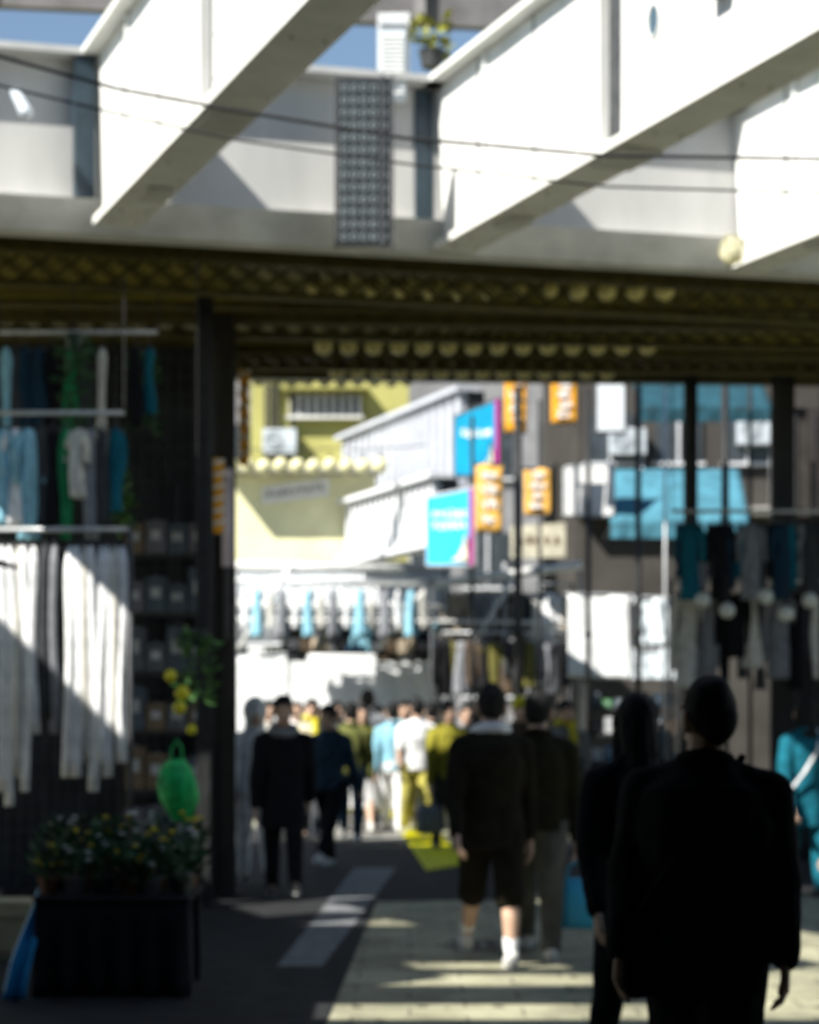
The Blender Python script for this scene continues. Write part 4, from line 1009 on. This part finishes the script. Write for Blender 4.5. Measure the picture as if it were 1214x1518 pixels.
    if bag:
        side, mat, kind = bag; s = -1 if side == 'L' else 1
        sh_, el, wr, hd = AR[0 if s < 0 else 1]
        if kind == 'hand':
            c = wr + hd * .09 * h; m = MB(); z0 = c.z
            m.rings([(c + V((0, 0, -.42)), .13, .05), (c + V((0, 0, -.38)), .15, .07), (c + V((0, 0, -.2)), .15, .07), (c + V((0, 0, -.1)), .13, .03)], 20)
            b = m.build('bag', mat, root, smooth=True)
            m = MB()
            for yy in (-.02, .02): m.tube([c + V((-.07, yy, -.11)), c + V((-.05, yy, -.02)), c + V((0, yy * .5, .005)), c + V((.05, yy, -.02)), c + V((.07, yy, -.11))], .008, 6)
            m.build('handle', mat, b)
        elif kind == 'back':
            m = MB(); c = up((0, .115, .17)); m.rings([(c + V((0, 0, -.2)), .13, .06), (c + V((0, 0, -.16)), .15, .09), (c + V((0, 0, .1)), .14, .09), (c + V((0, 0, .2)), .1, .05)], 20); b = m.build('backpack', mat, root, smooth=True)
            m = MB(); m.sheet(c + V((-.09, .1, -.14)), c + V((.09, .1, -.14)), c + V((.09, .1, .02)), c + V((-.09, .1, .02)), 4, 4, .03); m.build('pocket', mat, b)
        else:  # shoulder bag with long strap across the body
            c = pel + V((s * .13 * h, .02, -.04 * h)); m = MB(); m.rings([(c + V((0, 0, -.16)), .05, .12), (c + V((0, 0, -.12)), .065, .15), (c + V((0, 0, .08)), .06, .14), (c + V((0, 0, .12)), .03, .12)], 20); b = m.build('bag', mat, root, smooth=True)
            m = MB(); o2 = up((-s * .07, .0, .33)); m.tube([c + V((0, -.1, .1)), up((s * .06, -.1, .12)), up((-.02 * s, -.1, .24)), o2, up((-.02 * s, .1, .24)), up((s * .06, .1, .12)), c + V((0, .1, .1))], .014, 6); m.build('strap', mat, b)
    return root
PI = math.pi
sneak = M('white sneaker', (.62, .62, .6), .6, .15); dshoe = M('dark shoe', (.03, .03, .03), .5, .2)
# foreground silhouettes
person('large dark man in black coat seen from behind, right foreground', XP(1046, 6.7), 6.7, PI - .25, 1.7, .16, (-.05, .1), 'coat', c_black, 'trousers', c_black, dshoe, coat=.03, near=True, bulk=1.35, headturn=.7, bag=('R', c_black, 'cross'))
person('dark figure in black jacket just left of the large man', XP(944, 8.4), 8.4, PI + .2, 1.66, .22, None, 'jacket', c_black, 'trousers', c_black, dshoe, hairlen=.06, near=True, bulk=1.0)
# two walking in the sun
person('person in dark jacket with white hood collar and bare calves', XP(728, 12.6), 12.6, PI + .15, 1.76, .3, None, 'jacket', C('black brown', .016, .014, .009), 'shorts', C('black brown', .016, .014, .009), sneak, hood=c_white, skin=0, near=True, bulk=1.15, cuff=c_white, coat=.06)
person('person in dark jacket holding a bright blue bag in the sun', XP(797, 12.9), 12.9, PI - .1, 1.72, .26, None, 'jacket', C('olive black', .02, .019, .01), 'trousers', C('striped grey', .10, .10, .085), sneak, near=True, bag=('L', M('bright blue bag', (.05, .42, .66), .5, .15), 'hand'), bulk=1.1)
# far right
person('person in teal coat at the right edge with white bag', XP(1194, 17.0), 17.0, PI + .3, 1.68, .2, None, 'coat', c_teal, 'trousers', c_teal, dshoe, coat=.12, near=True, hairlen=.05, bag=('R', c_white, 'cross'))
# crowd under and beyond the viaduct
person('person in pale grey hooded jacket and white trousers by the column', XP(378, 18.6), 18.6, .2, 1.68, .25, None, 'jacket', c_white, 'trousers', c_white, dshoe, hood='up')
person('person in long black coat and grey hood, left of the crowd', XP(420, 17.2), 17.2, .1, 1.72, .3, None, 'coat', c_black, 'trousers', c_black, dshoe, coat=.14, hood=c_grey)
person('person in patterned navy jacket crossing in front of crowd', XP(488, 20.4), 20.4, -.4, 1.66, .35, None, 'jacket', M('navy patterned cloth', (.02, .05, .085), .9, .7, 22, .2), 'trousers', c_black, sneak)
person('person with yellow scarf and cream jacket in the crowd', XP(462, 24.6), 24.6, .0, 1.72, .25, None, 'jacket', C('cream', .55, .5, .36), 'trousers', c_dgrey, dshoe, scarf=C('yellow', .6, .52, .04))
person('person in olive jacket and white skirt in the crowd', XP(537, 26.0), 26.0, .1, 1.66, .28, None, 'jacket', C('olive green', .17, .17, .03), 'skirt', c_white, sneak, hairlen=.05)
person('tall dark haired person in grey jacket before the white tarpaulin', XP(545, 26.8), 26.8, PI, 1.86, .25, None, 'jacket', c_grey, 'trousers', c_dgrey, dshoe)
person('person in white T-shirt and yellow green trousers in the sun', XP(618, 25.0), 25.0, PI + .2, 1.74, .28, None, 'tshirt', c_white, 'trousers', C('yellow green', .42, .38, .09), sneak, bulk=1.12, skin=1)
person('person in white trousers and blue top behind the white T-shirt', XP(582, 26.0), 26.0, PI, 1.68, .25, None, 'shirt', c_pblue, 'trousers', c_white, sneak)
person('person in olive yellow jacket right of the white T-shirt', XP(664, 22.9), 22.9, .3, 1.7, .3, None, 'jacket', C('olive yellow', .25, .23, .03), 'trousers', c_dgrey, dshoe, bag=('L', c_grey, 'hand'))
person('person in yellow cap and brown jacket behind the walking pair', XP(772, 22.0), 22.0, 0, 1.72, .2, None, 'jacket', c_brown, 'trousers', c_black, dshoe, cap=C('yellow cap', .6, .52, .03))
person('person in yellow scarf and grey jacket beside the yellow cap', XP(838, 21.2), 21.2, .2, 1.68, .2, None, 'jacket', c_grey, 'trousers', c_black, dshoe, scarf=C('yellow', .6, .52, .04))
person('person in tan coat near left of the crowd by the tarpaulin', XP(398, 25.6), 25.6, .2, 1.7, .25, None, 'coat', c_ivory, 'trousers', c_grey, dshoe, coat=.1)
person('person in pale pink shirt between olive jacket and white T-shirt', XP(560, 27.0), 27.0, .1, 1.64, .2, None, 'shirt', C('pale pink', .62, .5, .48), 'trousers', c_grey, sneak, hairlen=.05)
person('person in black jacket far behind the yellow scarf', XP(500, 26.3), 26.3, 0, 1.7, .25, None, 'jacket', c_dgrey, 'trousers', c_dgrey, dshoe)
person('person in dark blue jacket at the stall under the tarpaulin', XP(968, 22.2), 22.2, PI + .5, 1.66, .1, None, 'jacket', c_navy, 'trousers', c_black, dshoe)
person('person in brown coat looking at the dark hanging garments', XP(715, 23.8), 23.8, PI, 1.7, .1, None, 'coat', c_brown, 'trousers', c_black, dshoe, coat=.1, hairlen=.05)

for px, Y, f, H, tp, tm_, bm2, lab, kw in (
    (440, 27.0, .1, 1.7, 'shirt', c_white, c_dgrey, 'person in white shirt at the left end of the tarpaulin', {}),
    (520, 24.2, PI, 1.68, 'jacket', C('moss', .12, .13, .04), c_navy, 'person in moss green jacket walking away in the crowd', {}),
    (600, 26.6, 0, 1.72, 'tshirt', c_pblue, c_tan, 'person in pale blue T-shirt at the back of the crowd', {}),
    (640, 25.4, PI, 1.7, 'jacket', c_brown, c_dgrey, 'person in brown jacket at right end of the narrow tarpaulin', {}),
    (690, 26.0, .2, 1.66, 'coat', c_grey, c_black, 'person in grey coat below the dark garments', dict(coat=.1)),
    (476, 25.9, .3, 1.62, 'jacket', c_ivory, c_white, 'short person in ivory jacket in front of the broad tarpaulin', {})):
    person(lab, XP(px, Y), Y, f, H, .28, None, tp, tm_, 'trousers', bm2, sneak, **kw)

for px, py, Y, lab in ((415, 655, 32.8, 'white air conditioner on the upper yellow wall'), (930, 655, 30.8, 'white air conditioner on the brown building right of the signboards'), (1120, 640, 30.8, 'white air conditioner at the right end of the brown building')):
    ac = empty('air_conditioner', P(px, py, Y), lab, 'air conditioner')
    m = MB(); m.box((0, 0, 0), (.55, .24, .4)); m.build('casing', M('unit casing', (.5, .55, .6)), ac, bevel=.015)
    m = MB()
    for q in (.05, .1, .15): m.tube([(-.08 + math.cos(t_ * .524) * q, -.125, math.sin(t_ * .524) * q) for t_ in range(13)], .006, 5, cap=False)
    m.build('fan_grille', dark_steel, ac)
    m = MB(); m.tube([(.22, 0, -.2), (.24, .05, -.6), (.24, .08, -1.2)], .02, 6); m.build('pipe', galv, ac, smooth=True)
dr = empty('manhole_cover', (.55, 13.6, .005), 'round dark iron manhole cover in the pale paving', 'manhole cover')
m = MB(); m.rings([((0, 0, 0), .32, .32), ((0, 0, .006), .32, .32)], 28); m.build('cover', M('worn iron', (.05, .048, .045), .5, .3, 20, .2), dr)
m = MB()
for i in range(5):
    for j in range(5):
        if (i - 2) ** 2 + (j - 2) ** 2 < 7: m.box(((i - 2) * .11, (j - 2) * .11, .008), (.06, .03, .006), .6 if (i + j) % 2 else -.6)
m.build('tread', M('worn iron', (.05, .048, .045)), dr)
rr = random.Random(77); m = MB()
for i in range(60):
    x_, y_ = rr.uniform(-.3, 2.3), rr.uniform(10.2, 17); r_ = rr.uniform(.012, .035)
    m.rings([((x_, y_, .004 + i * 1e-5), r_, r_ * rr.uniform(.6, 1)), ((x_, y_, .0052 + i * 1e-5), r_ * .8, r_ * .7)], 8)
tag(m.build('gum_stains', M('dark gum stain', (.06, .055, .045), .8, .2)), kind='stuff', label='dark gum stains scattered on the pale paving', cat='stains')
